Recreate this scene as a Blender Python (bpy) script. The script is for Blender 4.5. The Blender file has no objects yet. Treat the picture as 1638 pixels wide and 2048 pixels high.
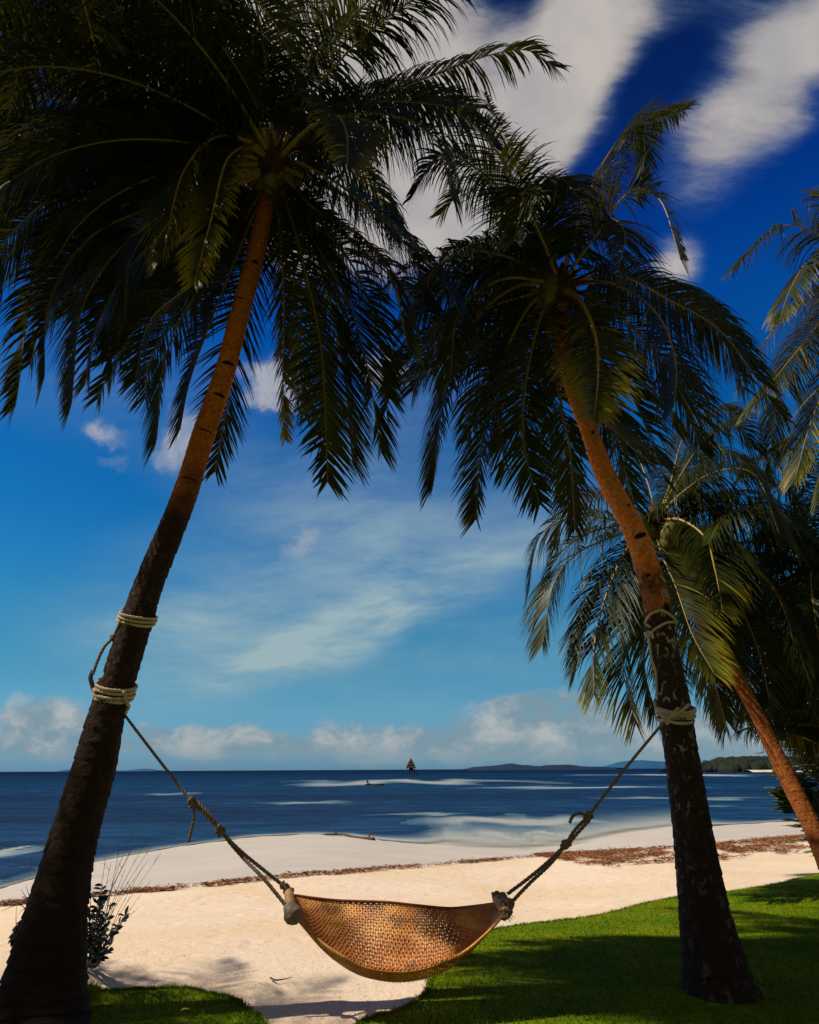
import bpy, math, random
import numpy as np
from mathutils import Vector, noise
R = random.Random(7)
rad = math.radians
S = bpy.context.scene
COL = S.collection
W, H, F = 1638, 2048, 1400.0
CAMZ = 1.4
PITCH = math.atan((1539 - 1024) / F)
ROLL = rad(0.31)
SEA = -0.9
KX, KY = 0.80, 0.10          # horizontal shift of a shadow per metre of height
# ------------------------------------------------------------ camera
r0 = Vector((1, 0, 0)); u0 = Vector((0, -math.sin(PITCH), math.cos(PITCH))); FW = Vector((0, math.cos(PITCH), math.sin(PITCH)))
RT = r0 * math.cos(ROLL) - u0 * math.sin(ROLL)
UP = u0 * math.cos(ROLL) + r0 * math.sin(ROLL)
CAM = Vector((0, 0, CAMZ))
cd = bpy.data.cameras.new("camera"); cam = bpy.data.objects.new("camera", cd); COL.objects.link(cam)
from mathutils import Matrix
m = Matrix((RT, UP, -FW)).transposed().to_4x4(); m.translation = CAM
cam.matrix_world = m
cd.sensor_fit = 'VERTICAL'; cd.sensor_height = 36.0; cd.lens = 36.0 * F / H
cd.clip_start = 0.05; cd.clip_end = 60000
S.camera = cam

def ray(px, py):
    return RT * ((px - W / 2) / F) + UP * ((H / 2 - py) / F) + FW
def at(px, py, Y):
    d = ray(px, py); return CAM + d * (Y / d.y)
def axial(p): return (Vector(p) - CAM).dot(FW)
def on_z(px, py, z):
    d = ray(px, py); return CAM + d * ((z - CAMZ) / d.z)

# ------------------------------------------------------------ terrain function
SHORE = [on_z(px, py, SEA) for px, py in ((-500, 1900), (-200, 1835), (0, 1780), (190, 1724), (300, 1703), (400, 1688), (500, 1674), (620, 1668), (700, 1671),
         (760, 1679), (830, 1687), (950, 1697), (1050, 1702), (1150, 1690), (1250, 1668), (1350, 1653), (1450, 1650), (1540, 1644), (1638, 1638), (1900, 1622))]
SX = [p.x / p.y for p in SHORE]; SY = [p.y for p in SHORE]
BARS = []   # sand bars under / at the surface: centre, radii, height
for (xa, xb, yy, hh, hgt) in ((560, 1120, 1564, 6, .36), (900, 1420, 1575, 3.0, .38), (1090, 1640, 1550, 2.0, .40), (780, 1340, 1645, 15, .40), (840, 1330, 1683, 22, .44),
                              (470, 760, 1606, 5, .20), (-60, 90, 1704, 12, .36), (250, 420, 1588, 3, .15), (1100, 1600, 1596, 4, .22), (700, 1000, 1628, 4, .18), (1380, 1500, 1612, 2.5, .1), (1000, 1420, 1658, 9, .3)):
    a = on_z(xa, yy, SEA); b = on_z(xb, yy, SEA); c1 = on_z((xa + xb) / 2, yy - hh, SEA); c2 = on_z((xa + xb) / 2, yy + hh, SEA)
    BARS.append(((a.x + b.x) / 2, (c1.y + c2.y) / 2, (b.x - a.x) / 2, (c1.y - c2.y) / 2, hgt))
LINE = [(-400, 1880), (-60, 1826), (0, 1812), (100, 1802), (200, 1793), (340, 1781), (420, 1771), (500, 1763), (560, 1756), (650, 1749), (750, 1741), (900, 1729), (1000, 1720), (1100, 1712), (1200, 1706), (1350, 1698), (1440, 1690), (1540, 1680), (1638, 1672), (1760, 1664)]
LX = [p[0] for p in LINE]; LYv = [p[1] for p in LINE]
def shore_y(x, y):
    u = x / max(1.0, y)
    return float(np.interp(u, SX, SY)) + 0.35 * noise.noise(Vector((x * .5, y * .5, 0)))
def ground_z(x, y):
    ys = shore_y(x, y)
    y0 = 6.0
    if y <= ys:
        if y < y0: return 0.0
        t = (y - y0) / max(1.0, ys - y0)
        return SEA * (t ** 1.15) + 0.03 * math.sin(t * 3.1416) * noise.noise(Vector((x * .35, y * .35, 1)))
    d = y - ys; u = x / y
    slope = .35 if u < -.08 else (max(.035, .35 - (u + .08) * 2.6) if u < .3 else min(.3, .035 + (u - .36) * 2.5 if u > .36 else .035))
    z = SEA - min(1.2, slope * d)
    if d < 400:
        for i, (cx, cy, rx, ry, h) in enumerate(BARS):
            wx = x + rx * .35 * noise.noise(Vector((x / rx * 2, y / ry, i * 3.1))); wy = y + ry * 1.1 * noise.noise(Vector((x / rx * 3, y / ry * .7, i * 1.7 + 9))) + ry * .18 * noise.noise(Vector((x / rx * 11, y / ry * 2.5, i)))
            q = ((wx - cx) / rx) ** 2 + ((wy - cy) / ry) ** 2
            if q < 1:
                z = max(z, SEA - .6 * (1 - h) * q - (.62 - h * 1.1) * .5)
    return z
def hit(px, py, off=0.0):
    d = ray(px, py); y = max(2.0, on_z(px, py, .05).y - .2)
    while y < 80:
        p = CAM + d * (y / d.y)
        if p.z <= ground_z(p.x, p.y) + off: return p
        y += 0.04
    return on_z(px, py, SEA)

WLP = [hit(px, py) for px, py in LINE]; WU = [p.x / p.y for p in WLP]; WY = [p.y for p in WLP]
# ------------------------------------------------------------ scene helpers
def tag(o, label=None, cat=None, group=None, kind=None):
    if label: o['label'] = label
    if cat: o['category'] = cat
    if group: o['group'] = group
    if kind: o['kind'] = kind
    return o
def empty(name, loc):
    o = bpy.data.objects.new(name, None); COL.objects.link(o); o.location = loc; o.empty_display_size = .1
    return o
class MB:
    def __init__(s): s.v = []; s.f = []; s.mi = []; s.uv = None; s.a = []
    def add(s, vs, fs, mi=0, attr=None):
        n = len(s.v); s.v += [tuple(p) for p in vs]; s.f += [tuple(i + n for i in f) for f in fs]; s.mi += [mi] * len(fs)
        s.a += attr if attr is not None else [0.0] * len(vs)
    def build(s, name, mats, parent=None, smooth=True):
        off = Vector(parent_loc(parent)) if parent else Vector((0, 0, 0))
        me = bpy.data.meshes.new(name)
        vs = np.array(s.v, dtype=np.float32) - np.array(off, dtype=np.float32)
        me.from_pydata(vs.tolist(), [], s.f)
        mats = mats if isinstance(mats, (list, tuple)) else [mats]
        for mm in mats: me.materials.append(mm)
        if len(mats) > 1: me.polygons.foreach_set('material_index', s.mi)
        if smooth: me.polygons.foreach_set('use_smooth', [True] * len(me.polygons))
        at_ = me.attributes.new('tint', 'FLOAT', 'POINT'); at_.data.foreach_set('value', s.a)
        me.update()
        o = bpy.data.objects.new(name, me); COL.objects.link(o)
        if parent: o.parent = parent
        return o
def parent_loc(o):
    p = Vector(o.location)
    while o.parent: o = o.parent; p = p + Vector(o.location)
    return p
def crom(pts, n):
    """Catmull-Rom through points (any dimension) -> n samples"""
    P = np.array(pts, dtype=float); k = len(P)
    Q = np.vstack([2 * P[0] - P[1], P, 2 * P[-1] - P[-2]])
    out = []
    for i in range(n):
        t = i / (n - 1) * (k - 1); j = min(int(t), k - 2); t -= j
        a, b, c, d = Q[j], Q[j + 1], Q[j + 2], Q[j + 3]
        out.append(.5 * (2 * b + (c - a) * t + (2 * a - 5 * b + 4 * c - d) * t * t + (3 * b - 3 * c + d - a) * t ** 3))
    return np.array(out)
def frames(path):
    T = np.gradient(path, axis=0); T /= np.linalg.norm(T, axis=1)[:, None] + 1e-9
    ref = np.array([0, 0, 1.0]) if abs(T[0][2]) < .9 else np.array([1.0, 0, 0])
    N = []
    n = ref - T[0] * ref.dot(T[0]); n /= np.linalg.norm(n)
    for t in T:
        n = n - t * n.dot(t); n /= np.linalg.norm(n) + 1e-9; N.append(n.copy())
    N = np.array(N); B = np.cross(T, N)
    return T, N, B
def tube(mb, path, radii, segs=8, caps=True, mi=0, attr=None, flat=1.0):
    path = np.array(path, dtype=float); T, N, B = frames(path); n = len(path)
    radii = np.broadcast_to(radii, (n,)) if np.ndim(radii) < 2 else radii
    ang = np.linspace(0, 2 * math.pi, segs, endpoint=False)
    vs = []
    for i in range(n):
        r = radii[i]
        ring = path[i] + np.outer(np.cos(ang) * r, N[i]) + np.outer(np.sin(ang) * r * flat, B[i])
        vs += ring.tolist()
    fs = []
    for i in range(n - 1):
        for j in range(segs):
            k = (j + 1) % segs
            fs.append((i * segs + j, i * segs + k, (i + 1) * segs + k, (i + 1) * segs + j))
    if caps: fs.append(tuple(range(segs - 1, -1, -1))); fs.append(tuple((n - 1) * segs + j for j in range(segs)))
    a = None
    if attr is not None: a = [float(attr[i]) for i in range(n) for _ in range(segs)]
    mb.add(vs, fs, mi, a)
def resample(path, step):
    path = np.array(path, dtype=float); d = np.r_[0, np.cumsum(np.linalg.norm(np.diff(path, axis=0), axis=1))]
    n = max(3, int(d[-1] / step) + 1); s = np.linspace(0, d[-1], n)
    return np.stack([np.interp(s, d, path[:, k]) for k in range(3)], 1), s
def rope(mb, path, r, pitch=None):
    """three strand laid rope along a path"""
    pitch = pitch or r * 7.5
    p, s = resample(path, pitch / 9)
    T, N, B = frames(p)
    for k in range(3):
        a = s / pitch * 2 * math.pi + k * 2 * math.pi / 3
        q = p + N * (np.cos(a) * r * .52)[:, None] + B * (np.sin(a) * r * .52)[:, None]
        tube(mb, q, r * .56, 6)
def knot(mb, c, r, rr, seed=0, stretch=None, turns=3):
    """a lumpy knot: rope wound round itself about an axis"""
    rn = random.Random(seed); c = np.array(c)
    ax = np.array(stretch if stretch is not None else (0, 0, 1.0), dtype=float); ax /= np.linalg.norm(ax)
    e1 = np.cross(ax, (0.3, .5, .81)); e1 /= np.linalg.norm(e1); e2 = np.cross(ax, e1)
    pts = []
    n = 44
    a0 = rn.random() * 6
    for i in range(n):
        t = i / (n - 1) * 2 * math.pi * turns
        w = r * (.85 + .25 * math.sin(t * 1.37 + a0))
        h = r * 1.05 * math.sin(t * (turns - .35) / turns * .9 + a0 * .5)
        pts.append(c + e1 * w * math.cos(t) + e2 * w * math.sin(t) + ax * h)
    rope(mb, crom(pts, 140), rr)
    pts = [c + ax * r * 1.3, c + e1 * r * .9 + ax * r * .3, c + e2 * r - ax * r * .3, c - ax * r * 1.3]
    rope(mb, crom(pts, 30), rr)
    pts = [c + ax * r * 1.0 + e2 * r * .4, c - e1 * r * 1.0, c - e2 * r * .9 - ax * r * .5, c + e1 * r * .3 - ax * r * 1.2]
    rope(mb, crom(pts, 30), rr)

# ------------------------------------------------------------ materials
class NT:
    def __init__(s, tree): s.t = tree; s.n = tree.nodes; s.l = tree.links
    def new(s, typ, inp=None, **kw):
        n = s.n.new(typ)
        for k, v in kw.items(): setattr(n, k, v)
        for k, v in (inp or {}).items(): s.set(n.inputs[k], v)
        return n
    def set(s, sock, v):
        if isinstance(v, bpy.types.NodeSocket): s.l.new(v, sock)
        elif isinstance(v, bpy.types.Node): s.l.new(v.outputs[0], sock)
        else: sock.default_value = v
    def math(s, op, a, b=None, c=None, clamp=False):
        n = s.new('ShaderNodeMath', operation=op); n.use_clamp = clamp
        s.set(n.inputs[0], a)
        if b is not None: s.set(n.inputs[1], b)
        if c is not None: s.set(n.inputs[2], c)
        return n.outputs[0]
    def ramp(s, fac, lo, hi, a=0.0, b=1.0, smooth=True):
        n = s.new('ShaderNodeMapRange', interpolation_type='SMOOTHSTEP' if smooth else 'LINEAR')
        for i, v in zip(range(5), (fac, lo, hi, a, b)): s.set(n.inputs[i], v)
        return n.outputs[0]
    def mix(s, fac, a, b, blend='MIX'):
        n = s.new('ShaderNodeMix', data_type='RGBA', blend_type=blend)
        s.set(n.inputs[0], fac); s.set(n.inputs[6], c4(a)); s.set(n.inputs[7], c4(b)); return n.outputs[2]
    def noise(s, vec, scale, detail=4, rough=.5, dist=0.0, typ='FBM'):
        n = s.new('ShaderNodeTexNoise', {'Scale': scale, 'Detail': detail, 'Roughness': rough, 'Distortion': dist})
        if vec is not None: s.set(n.inputs['Vector'], vec)
        return n.outputs[0]
    def mapping(s, vec, loc=(0, 0, 0), rot=(0, 0, 0), sc=(1, 1, 1), typ='POINT'):
        n = s.new('ShaderNodeMapping', {'Location': loc, 'Rotation': rot, 'Scale': sc}, vector_type=typ)
        s.set(n.inputs['Vector'], vec); return n.outputs[0]
def c4(c): return (c[0], c[1], c[2], 1) if isinstance(c, (tuple, list)) else c
def mat(name):
    m_ = bpy.data.materials.new(name); m_.use_nodes = True; nt = NT(m_.node_tree); nt.n.clear()
    out = nt.new('ShaderNodeOutputMaterial'); b = nt.new('ShaderNodeBsdfPrincipled'); nt.l.new(b.outputs[0], out.inputs[0])
    return m_, nt, b, out
def bump(nt, b, h, strength=.5, dist=.02):
    n = nt.new('ShaderNodeBump', {'Strength': strength, 'Distance': dist, 'Height': h}); nt.l.new(n.outputs[0], b.inputs['Normal'])

def m_simple(name, c1, c2, scale=20, rough=.8, bs=.4, bd=.01, spec=.3, coord='Object'):
    m_, nt, b, out = mat(name)
    tc = nt.new('ShaderNodeTexCoord').outputs[coord]
    n1 = nt.noise(tc, scale, 5, .6)
    nt.set(b.inputs['Base Color'], nt.mix(nt.ramp(n1, .35, .65), c1, c2)); b.inputs['Roughness'].default_value = rough
    b.inputs['Specular IOR Level'].default_value = spec
    bump(nt, b, nt.noise(tc, scale * 3, 4, .6), bs, bd)
    return m_

def m_leaf():
    m_, nt, b, out = mat('palm_leaf')
    a = nt.new('ShaderNodeAttribute', attribute_name='tint').outputs['Fac']
    oi = nt.new('ShaderNodeObjectInfo').outputs['Random']
    tc = nt.new('ShaderNodeTexCoord').outputs['Object']
    g = nt.mix(oi, (.017, .024, .004), (.034, .046, .004))
    g = nt.mix(nt.ramp(nt.noise(tc, 2.5, 3), .35, .7), g, (.012, .018, .003))
    g = nt.mix(nt.ramp(a, .25, .6), g, (.20, .19, .012))
    g = nt.mix(nt.ramp(a, .65, .95), g, (.42, .16, .018))
    nt.set(b.inputs['Base Color'], g); b.inputs['Roughness'].default_value = .40
    b.inputs['Specular IOR Level'].default_value = .12
    tr = nt.new('ShaderNodeBsdfTranslucent'); nt.set(tr.inputs[0], nt.mix(.7, g, (.13, .13, .006)))
    mx = nt.new('ShaderNodeMixShader'); mx.inputs[0].default_value = .16
    nt.l.new(b.outputs[0], mx.inputs[1]); nt.l.new(tr.outputs[0], mx.inputs[2]); nt.l.new(mx.outputs[0], out.inputs[0])
    return m_
def m_midrib():
    m_, nt, b, out = mat('palm_midrib')
    a = nt.new('ShaderNodeAttribute', attribute_name='tint').outputs['Fac']
    tc = nt.new('ShaderNodeTexCoord').outputs['Object']
    g = nt.mix(nt.ramp(a, 0, 1, smooth=False), (.06, .06, .012), (.42, .27, .02))
    g = nt.mix(nt.ramp(nt.noise(tc, 30, 3), .5, .8), g, (.12, .06, .02))
    nt.set(b.inputs['Base Color'], g); b.inputs['Roughness'].default_value = .45
    return m_
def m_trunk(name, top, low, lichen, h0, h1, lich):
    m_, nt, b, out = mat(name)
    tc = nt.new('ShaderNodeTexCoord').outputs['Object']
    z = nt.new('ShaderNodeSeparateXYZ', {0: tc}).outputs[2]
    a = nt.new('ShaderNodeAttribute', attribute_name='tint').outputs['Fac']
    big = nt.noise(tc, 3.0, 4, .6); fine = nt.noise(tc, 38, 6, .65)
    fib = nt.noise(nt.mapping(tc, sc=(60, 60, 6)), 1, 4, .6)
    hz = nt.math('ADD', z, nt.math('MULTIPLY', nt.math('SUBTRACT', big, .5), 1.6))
    col = nt.mix(nt.ramp(hz, h0, h1), low, top)  # warm glow above and shade below are painted into the bark by height
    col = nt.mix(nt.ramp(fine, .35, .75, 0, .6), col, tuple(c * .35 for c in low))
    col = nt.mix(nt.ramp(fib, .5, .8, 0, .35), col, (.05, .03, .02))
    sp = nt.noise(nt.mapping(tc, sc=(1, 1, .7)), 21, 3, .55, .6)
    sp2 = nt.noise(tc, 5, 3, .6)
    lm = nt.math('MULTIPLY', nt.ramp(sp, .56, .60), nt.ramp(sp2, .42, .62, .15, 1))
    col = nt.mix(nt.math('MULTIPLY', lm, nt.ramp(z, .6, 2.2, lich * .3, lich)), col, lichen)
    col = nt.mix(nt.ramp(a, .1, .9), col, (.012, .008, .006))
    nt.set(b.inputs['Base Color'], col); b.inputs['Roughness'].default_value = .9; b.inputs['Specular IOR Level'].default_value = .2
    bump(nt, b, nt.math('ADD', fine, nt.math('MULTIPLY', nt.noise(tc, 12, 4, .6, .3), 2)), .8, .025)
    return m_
def m_sand():
    m_, nt, b, out = mat('beach_sand')
    tc = nt.new('ShaderNodeTexCoord').outputs['Object']
    xyz = nt.new('ShaderNodeSeparateXYZ', {0: tc})
    a = nt.new('ShaderNodeAttribute', attribute_name='tint').outputs['Fac']
    n1 = nt.noise(tc, .5, 5, .6); n2 = nt.noise(tc, 9, 5, .7); n3 = nt.noise(tc, 140, 3, .7)
    col = nt.mix(nt.ramp(n1, .35, .65), (.82, .67, .53), (.78, .60, .41))
    col = nt.mix(nt.ramp(n2, .55, .8, 0, .35), col, (.55, .42, .28))
    col = nt.mix(nt.ramp(n3, .62, .72, 0, .45), col, (.34, .24, .15))
    wet = nt.mix(nt.ramp(nt.noise(nt.mapping(tc, sc=(.5, .9, 1)), 1, 6, .6), .35, .7), (.58, .51, .44), (.50, .45, .40))
    col = nt.mix(a, col, wet)
    nt.set(b.inputs['Base Color'], col)
    nt.set(b.inputs['Roughness'], nt.ramp(a, 0, 1, .95, .55)); b.inputs['Specular IOR Level'].default_value = .25
    foot = nt.new('ShaderNodeTexVoronoi', {'Scale': 3.2}); nt.set(foot.inputs['Vector'], nt.mapping(tc, sc=(1, 1.2, 0)))
    fr = nt.ramp(foot.outputs['Distance'], 0, .38)
    h = nt.math('ADD', nt.math('MULTIPLY', n2, .8), nt.math('ADD', nt.math('MULTIPLY', n3, .25), nt.math('MULTIPLY', fr, .5)))
    h = nt.math('MULTIPLY', h, nt.ramp(a, 0, 1, 1, .08))
    bump(nt, b, h, .8, .04)
    return m_
def m_water():
    m_, nt, b, out = mat('sea_water')
    tc = nt.new('ShaderNodeTexCoord').outputs['Object']
    d = nt.new('ShaderNodeAttribute', attribute_name='tint').outputs['Fac']   # water depth in metres
    y = nt.new('ShaderNodeSeparateXYZ', {0: tc}).outputs[1]
    wn = nt.noise(nt.mapping(tc, sc=(.32, .60, 1)), 1, 8, .68, .5)
    far = nt.noise(nt.mapping(tc, sc=(.012, .05, 1)), 1, 5, .6)
    dd = nt.math('ADD', d, nt.math('MULTIPLY', nt.math('SUBTRACT', wn, .5), .16))
    deep = nt.mix(nt.ramp(wn, .35, .68), (.003, .024, .078), (.012, .060, .155))
    deep = nt.mix(nt.ramp(far, .4, .65, 0, .6), deep, (.0015, .010, .040))
    deep = nt.mix(nt.ramp(y, 60, 700, 0, .75), deep, (.001, .011, .045))
    col = nt.mix(nt.ramp(dd, .22, .60), (.08, .15, .215), deep)
    col = nt.mix(nt.ramp(dd, -.02, .36), (.42, .43, .40), col)
    df = nt.new('ShaderNodeBsdfDiffuse'); nt.set(df.inputs[0], col)
    gl = nt.new('ShaderNodeBsdfGlossy', {'Roughness': .28}); nt.set(gl.inputs[0], (1, 1, 1, 1))
    wm = nt.new('ShaderNodeMixShader'); nt.set(wm.inputs[0], nt.ramp(y, 15, 160, .055, .02)); nt.l.new(df.outputs[0], wm.inputs[1]); nt.l.new(gl.outputs[0], wm.inputs[2])
    w1 = nt.noise(nt.mapping(tc, sc=(2.0, 3.2, 1)), 1, 6, .65, .4); w2 = nt.noise(nt.mapping(tc, sc=(.45, 1.0, 1)), 1, 5, .6, .5)
    h = nt.math('ADD', nt.math('MULTIPLY', w1, .35), w2)
    h = nt.math('MULTIPLY', h, nt.ramp(d, 0, .4, .08, 1))
    bn_ = nt.new('ShaderNodeBump', {'Strength': .9, 'Distance': .35, 'Height': h}); nt.l.new(bn_.outputs[0], df.inputs['Normal']); nt.l.new(bn_.outputs[0], gl.inputs['Normal'])
    tr = nt.new('ShaderNodeBsdfTransparent'); mx = nt.new('ShaderNodeMixShader'); nt.set(mx.inputs[0], nt.ramp(dd, -.02, .12))
    nt.l.new(tr.outputs[0], mx.inputs[1]); nt.l.new(wm.outputs[0], mx.inputs[2]); nt.l.new(mx.outputs[0], out.inputs[0])
    return m_
def m_grass(name, tip=False):
    m_, nt, b, out = mat(name)
    tc = nt.new('ShaderNodeTexCoord').outputs['Object']
    n1 = nt.noise(tc, 1.3, 4, .6); n2 = nt.noise(tc, 18, 5, .7)
    col = nt.mix(nt.ramp(n1, .35, .65), (.105, .20, .002), (.21, .275, .002))
    col = nt.mix(nt.ramp(n2, .55, .75, 0, .6), col, (.24, .28, .01))
    col = nt.mix(nt.ramp(n2, .45, .25, 0, .7), col, (.035, .075, .01))
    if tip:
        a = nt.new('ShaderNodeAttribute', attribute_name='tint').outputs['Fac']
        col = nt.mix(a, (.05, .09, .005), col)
    n3 = nt.noise(tc, 5.5, 5, .7)
    col = nt.mix(nt.ramp(n3, .56, .70, 0, .55), col, (.26, .22, .04)); col = nt.mix(nt.ramp(n3, .44, .32, 0, .6), col, (.04, .11, .004))
    nt.set(b.inputs['Base Color'], col); b.inputs['Roughness'].default_value = .8; b.inputs['Specular IOR Level'].default_value = .05
    if not tip: bump(nt, b, nt.math('ADD', n2, nt.noise(tc, 90, 3, .7)), .8, .03)
    return m_
M = dict(leaf=m_leaf(), rib=m_midrib(), sand=m_sand(), water=m_water(), lawn=m_grass('lawn_soil_green'), blade=m_grass('grass_blade', True),
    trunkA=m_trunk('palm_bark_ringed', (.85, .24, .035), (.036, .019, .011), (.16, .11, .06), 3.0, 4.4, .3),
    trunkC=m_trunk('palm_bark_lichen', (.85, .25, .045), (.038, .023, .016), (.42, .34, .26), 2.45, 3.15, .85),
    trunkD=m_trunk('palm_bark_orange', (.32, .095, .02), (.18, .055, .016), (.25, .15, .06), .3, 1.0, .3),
    rope=m_simple('rope_fibre', (.62, .50, .38), (.45, .35, .26), 60, .85, .4, .002),
    ropeg=m_simple('rope_weathered', (.27, .20, .16), (.16, .11, .09), 60, .85, .4, .002),
    knob=m_simple('grey_wrapped_cloth', (.28, .22, .17), (.15, .11, .085), 30, .6, .6, .005),
    strap=m_simple('dark_webbing', (.05, .035, .04), (.03, .02, .02), 60, .8, .3, .002),
    cane=m_simple('bleached_cane', (.52, .25, .07), (.66, .44, .22), 14, .5, .4, .003, .5),
    wicker=None, nut=m_simple('coconut_husk', (.10, .10, .02), (.16, .12, .03), 8, .5, .3, .01),
    fibre=m_simple('crown_fibre', (.10, .05, .02), (.04, .022, .012), 14, .9, .8, .03),
    weed=m_simple('dried_seaweed', (.30, .105, .022), (.10, .035, .014), 5, .8, .4, .01),
    twig=m_simple('dry_twig', (.07, .045, .03), (.12, .08, .05), 20, .8, .3, .005),
    shrub=m_simple('dark_shrub_leaf', (.014, .020, .008), (.03, .04, .012), 6, .45, .2, .005),
    broad=m_simple('broad_green_leaf', (.05, .11, .02), (.16, .24, .03), 5, .4, .2, .005),
    yleaf=m_simple('yellow_fallen_leaf', (.75, .62, .05), (.65, .45, .04), 20, .6, .2, .003),
    wood=m_simple('weathered_wood', (.12, .07, .045), (.06, .038, .03), 3, .85, .4, .02),
    thatch=m_simple('brown_thatch', (.035, .016, .012), (.07, .04, .03), 1.2, .95, .6, .1),
    hull=m_simple('brown_boat_hull', (.07, .03, .018), (.12, .05, .025), 2, .7, .2, .01),
    white=m_simple('white_paint', (.75, .75, .72), (.62, .62, .60), 2, .6, .2, .01),
    cloth=m_simple('dark_clothes', (.05, .045, .06), (.09, .07, .07), 4, .8, .2, .01),
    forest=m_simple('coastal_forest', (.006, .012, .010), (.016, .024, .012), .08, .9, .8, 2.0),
    island=m_simple('island_woods_hazed', (.001, .013, .045), (.004, .025, .06), .004, .9, .6, 20),  # blue of the distance haze is mixed into the woods colour
    farhill=m_simple('distant_hill_hazed', (.008, .07, .17), (.01, .08, .19), .002, .95, .4, 20),  # hill colour carries the blue of distance haze, no air is built
    rock=m_simple('pale_sand_strip', (.70, .66, .56), (.60, .55, .46), .3, .9, .2, .05))
def m_wicker():
    m_, nt, b, out = mat('woven_rattan')
    tc = nt.new('ShaderNodeTexCoord').outputs['Object']
    n1 = nt.noise(nt.mapping(tc, sc=(5, 5, 9)), 1, 3, .5); n2 = nt.noise(tc, 55, 3, .6)
    col = nt.mix(nt.ramp(n1, .42, .60), (.56, .20, .03), (.78, .38, .09))
    col = nt.mix(nt.ramp(nt.noise(nt.mapping(tc, loc=(3, 1, 4), sc=(4, 6, 6)), 1, 3, .6), .5, .66, 0, .8), col, (.16, .065, .02))
    col = nt.mix(nt.ramp(n2, .5, .75, 0, .5), col, (.14, .07, .03))
    nt.set(b.inputs['Base Color'], col); b.inputs['Roughness'].default_value = .5; b.inputs['Specular IOR Level'].default_value = .45
    return m_
M['wicker'] = m_wicker()
M['redrim'] = m_simple('red_brown_binding', (.16, .03, .014), (.26, .07, .02), 40, .6, .3, .003)

# ------------------------------------------------------------ ground, sea
ys = [-14, -6, -2, 0, 1, 1.6]; y = 2.0
while y < 75: ys.append(y); y *= 1.0 + .009 * max(1, y / 9)
us = np.linspace(-1.9, 1.9, 330)
mb = MB(); att = []
for y in ys:
    for u in us:
        x = u * (y + 2.5) if y > 2 else u * 4.5 * (1 + max(0, 2 - y) * .8)
        z = ground_z(x, y)
        wl = float(np.interp(x / max(1.0, y), WU, WY))
        t = (y - wl + .15 * noise.noise(Vector((x * 1.5, y * 1.5, 5)))) / .3
        att.append(min(1, max(0, t)))
        if y < 12: z += .012 * noise.noise(Vector((x * 2.2, y * 2.2, 0))) + .02 * noise.noise(Vector((x * .7, y * .7, 7)))
        mb.v.append((x, y, z))
nu = len(us)
for i in range(len(ys) - 1):
    for j in range(nu - 1): mb.f.append((i * nu + j, i * nu + j + 1, (i + 1) * nu + j + 1, (i + 1) * nu + j))
mb.mi = [0] * len(mb.f); mb.a = att
tag(mb.build('beach', M['sand']), kind='structure')

mb = MB(); ys = []; vy = 1.0
y = 11.0
while y < 700: ys.append(y); y *= 1 + max(.006, y * .00022)
ys += [900, 1300, 2000, 3500, 7000, 14000, 26000]
us = np.linspace(-1.7, 1.7, 380)
for y in ys:
    for u in us:
        x = u * (y + 2); g = ground_z(x, y) if y < 1000 else -3
        mb.v.append((x, y, SEA)); mb.a.append(SEA - g)
nu = len(us)
for i in range(len(ys) - 1):
    for j in range(nu - 1): mb.f.append((i * nu + j, i * nu + j + 1, (i + 1) * nu + j + 1, (i + 1) * nu + j))
mb.mi = [0] * len(mb.f)
tag(mb.build('sea', M['water']), kind='structure')
mb = MB(); mb.add([(-50000, 5, -6), (50000, 5, -6), (50000, 27000, -6), (-50000, 27000, -6)], [(0, 1, 2, 3)])
tag(mb.build('sea_bed', M['sand']), kind='structure')

# lawn outline (right lawn wraps round to the small lobe under the left palm)
def lawn_outline():
    right = [(1900, 1725), (1760, 1735), (1638, 1750), (1560, 1768), (1450, 1787), (1355, 1797), (1280, 1812), (1200, 1833), (1100, 1847), (1000, 1860), (940, 1885), (890, 1925), (862, 1965), (848, 1995), (800, 2025), (730, 2046), (690, 2080)]
    left = [(560, 2090), (522, 2048), (480, 2015), (440, 1997), (370, 1983), (300, 1983), (240, 1986), (180, 1990), (120, 2000), (40, 2000), (-60, 2010), (-200, 2020), (-400, 2020)]
    pts = [on_z(px, py, 0.03) for px, py in right] + [on_z(620, 2110, .03)] + [on_z(px, py, 0.03) for px, py in left]
    P = crom([tuple(p) for p in pts], 900)
    out = []
    for i, p in enumerate(P):
        n = noise.noise(Vector((p[0] * 4, p[1] * 4, 0))) * .05 + noise.noise(Vector((p[0] * 20, p[1] * 20, 3))) * .018
        out.append((p[0] + n * .5, p[1] + n))
    return out
OUT = lawn_outline()
poly = OUT + [(-9, OUT[-1][1]), (-9, -12), (14, -12), (14, OUT[0][1])]
_q = OUT[::4] + poly[len(OUT):]; PX = np.array([p[0] for p in _q]); PY = np.array([p[1] for p in _q])
def inside(xs, ysv):
    c = np.zeros(len(xs), bool); j = len(PX) - 1
    for i in range(len(PX)):
        cond = ((PY[i] > ysv) != (PY[j] > ysv))
        with np.errstate(divide='ignore', invalid='ignore'):
            xi = (PX[j] - PX[i]) * (ysv - PY[i]) / (PY[j] - PY[i] + 1e-12) + PX[i]
        c ^= cond & (xs < xi); j = i
    return c
import bmesh
bm = bmesh.new()
vs = [bm.verts.new((x, y, .045)) for x, y in poly]
f = bm.faces.new(vs)
if f.normal.z < 0: f.normal_flip()
low = [bm.verts.new((x + .0, y, -.08)) for x, y in poly]
for i in range(len(poly)):
    j = (i + 1) % len(poly)
    bm.faces.new((vs[i], vs[j], low[j], low[i]))
bmesh.ops.triangulate(bm, faces=[f])
bm.normal_update()
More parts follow.
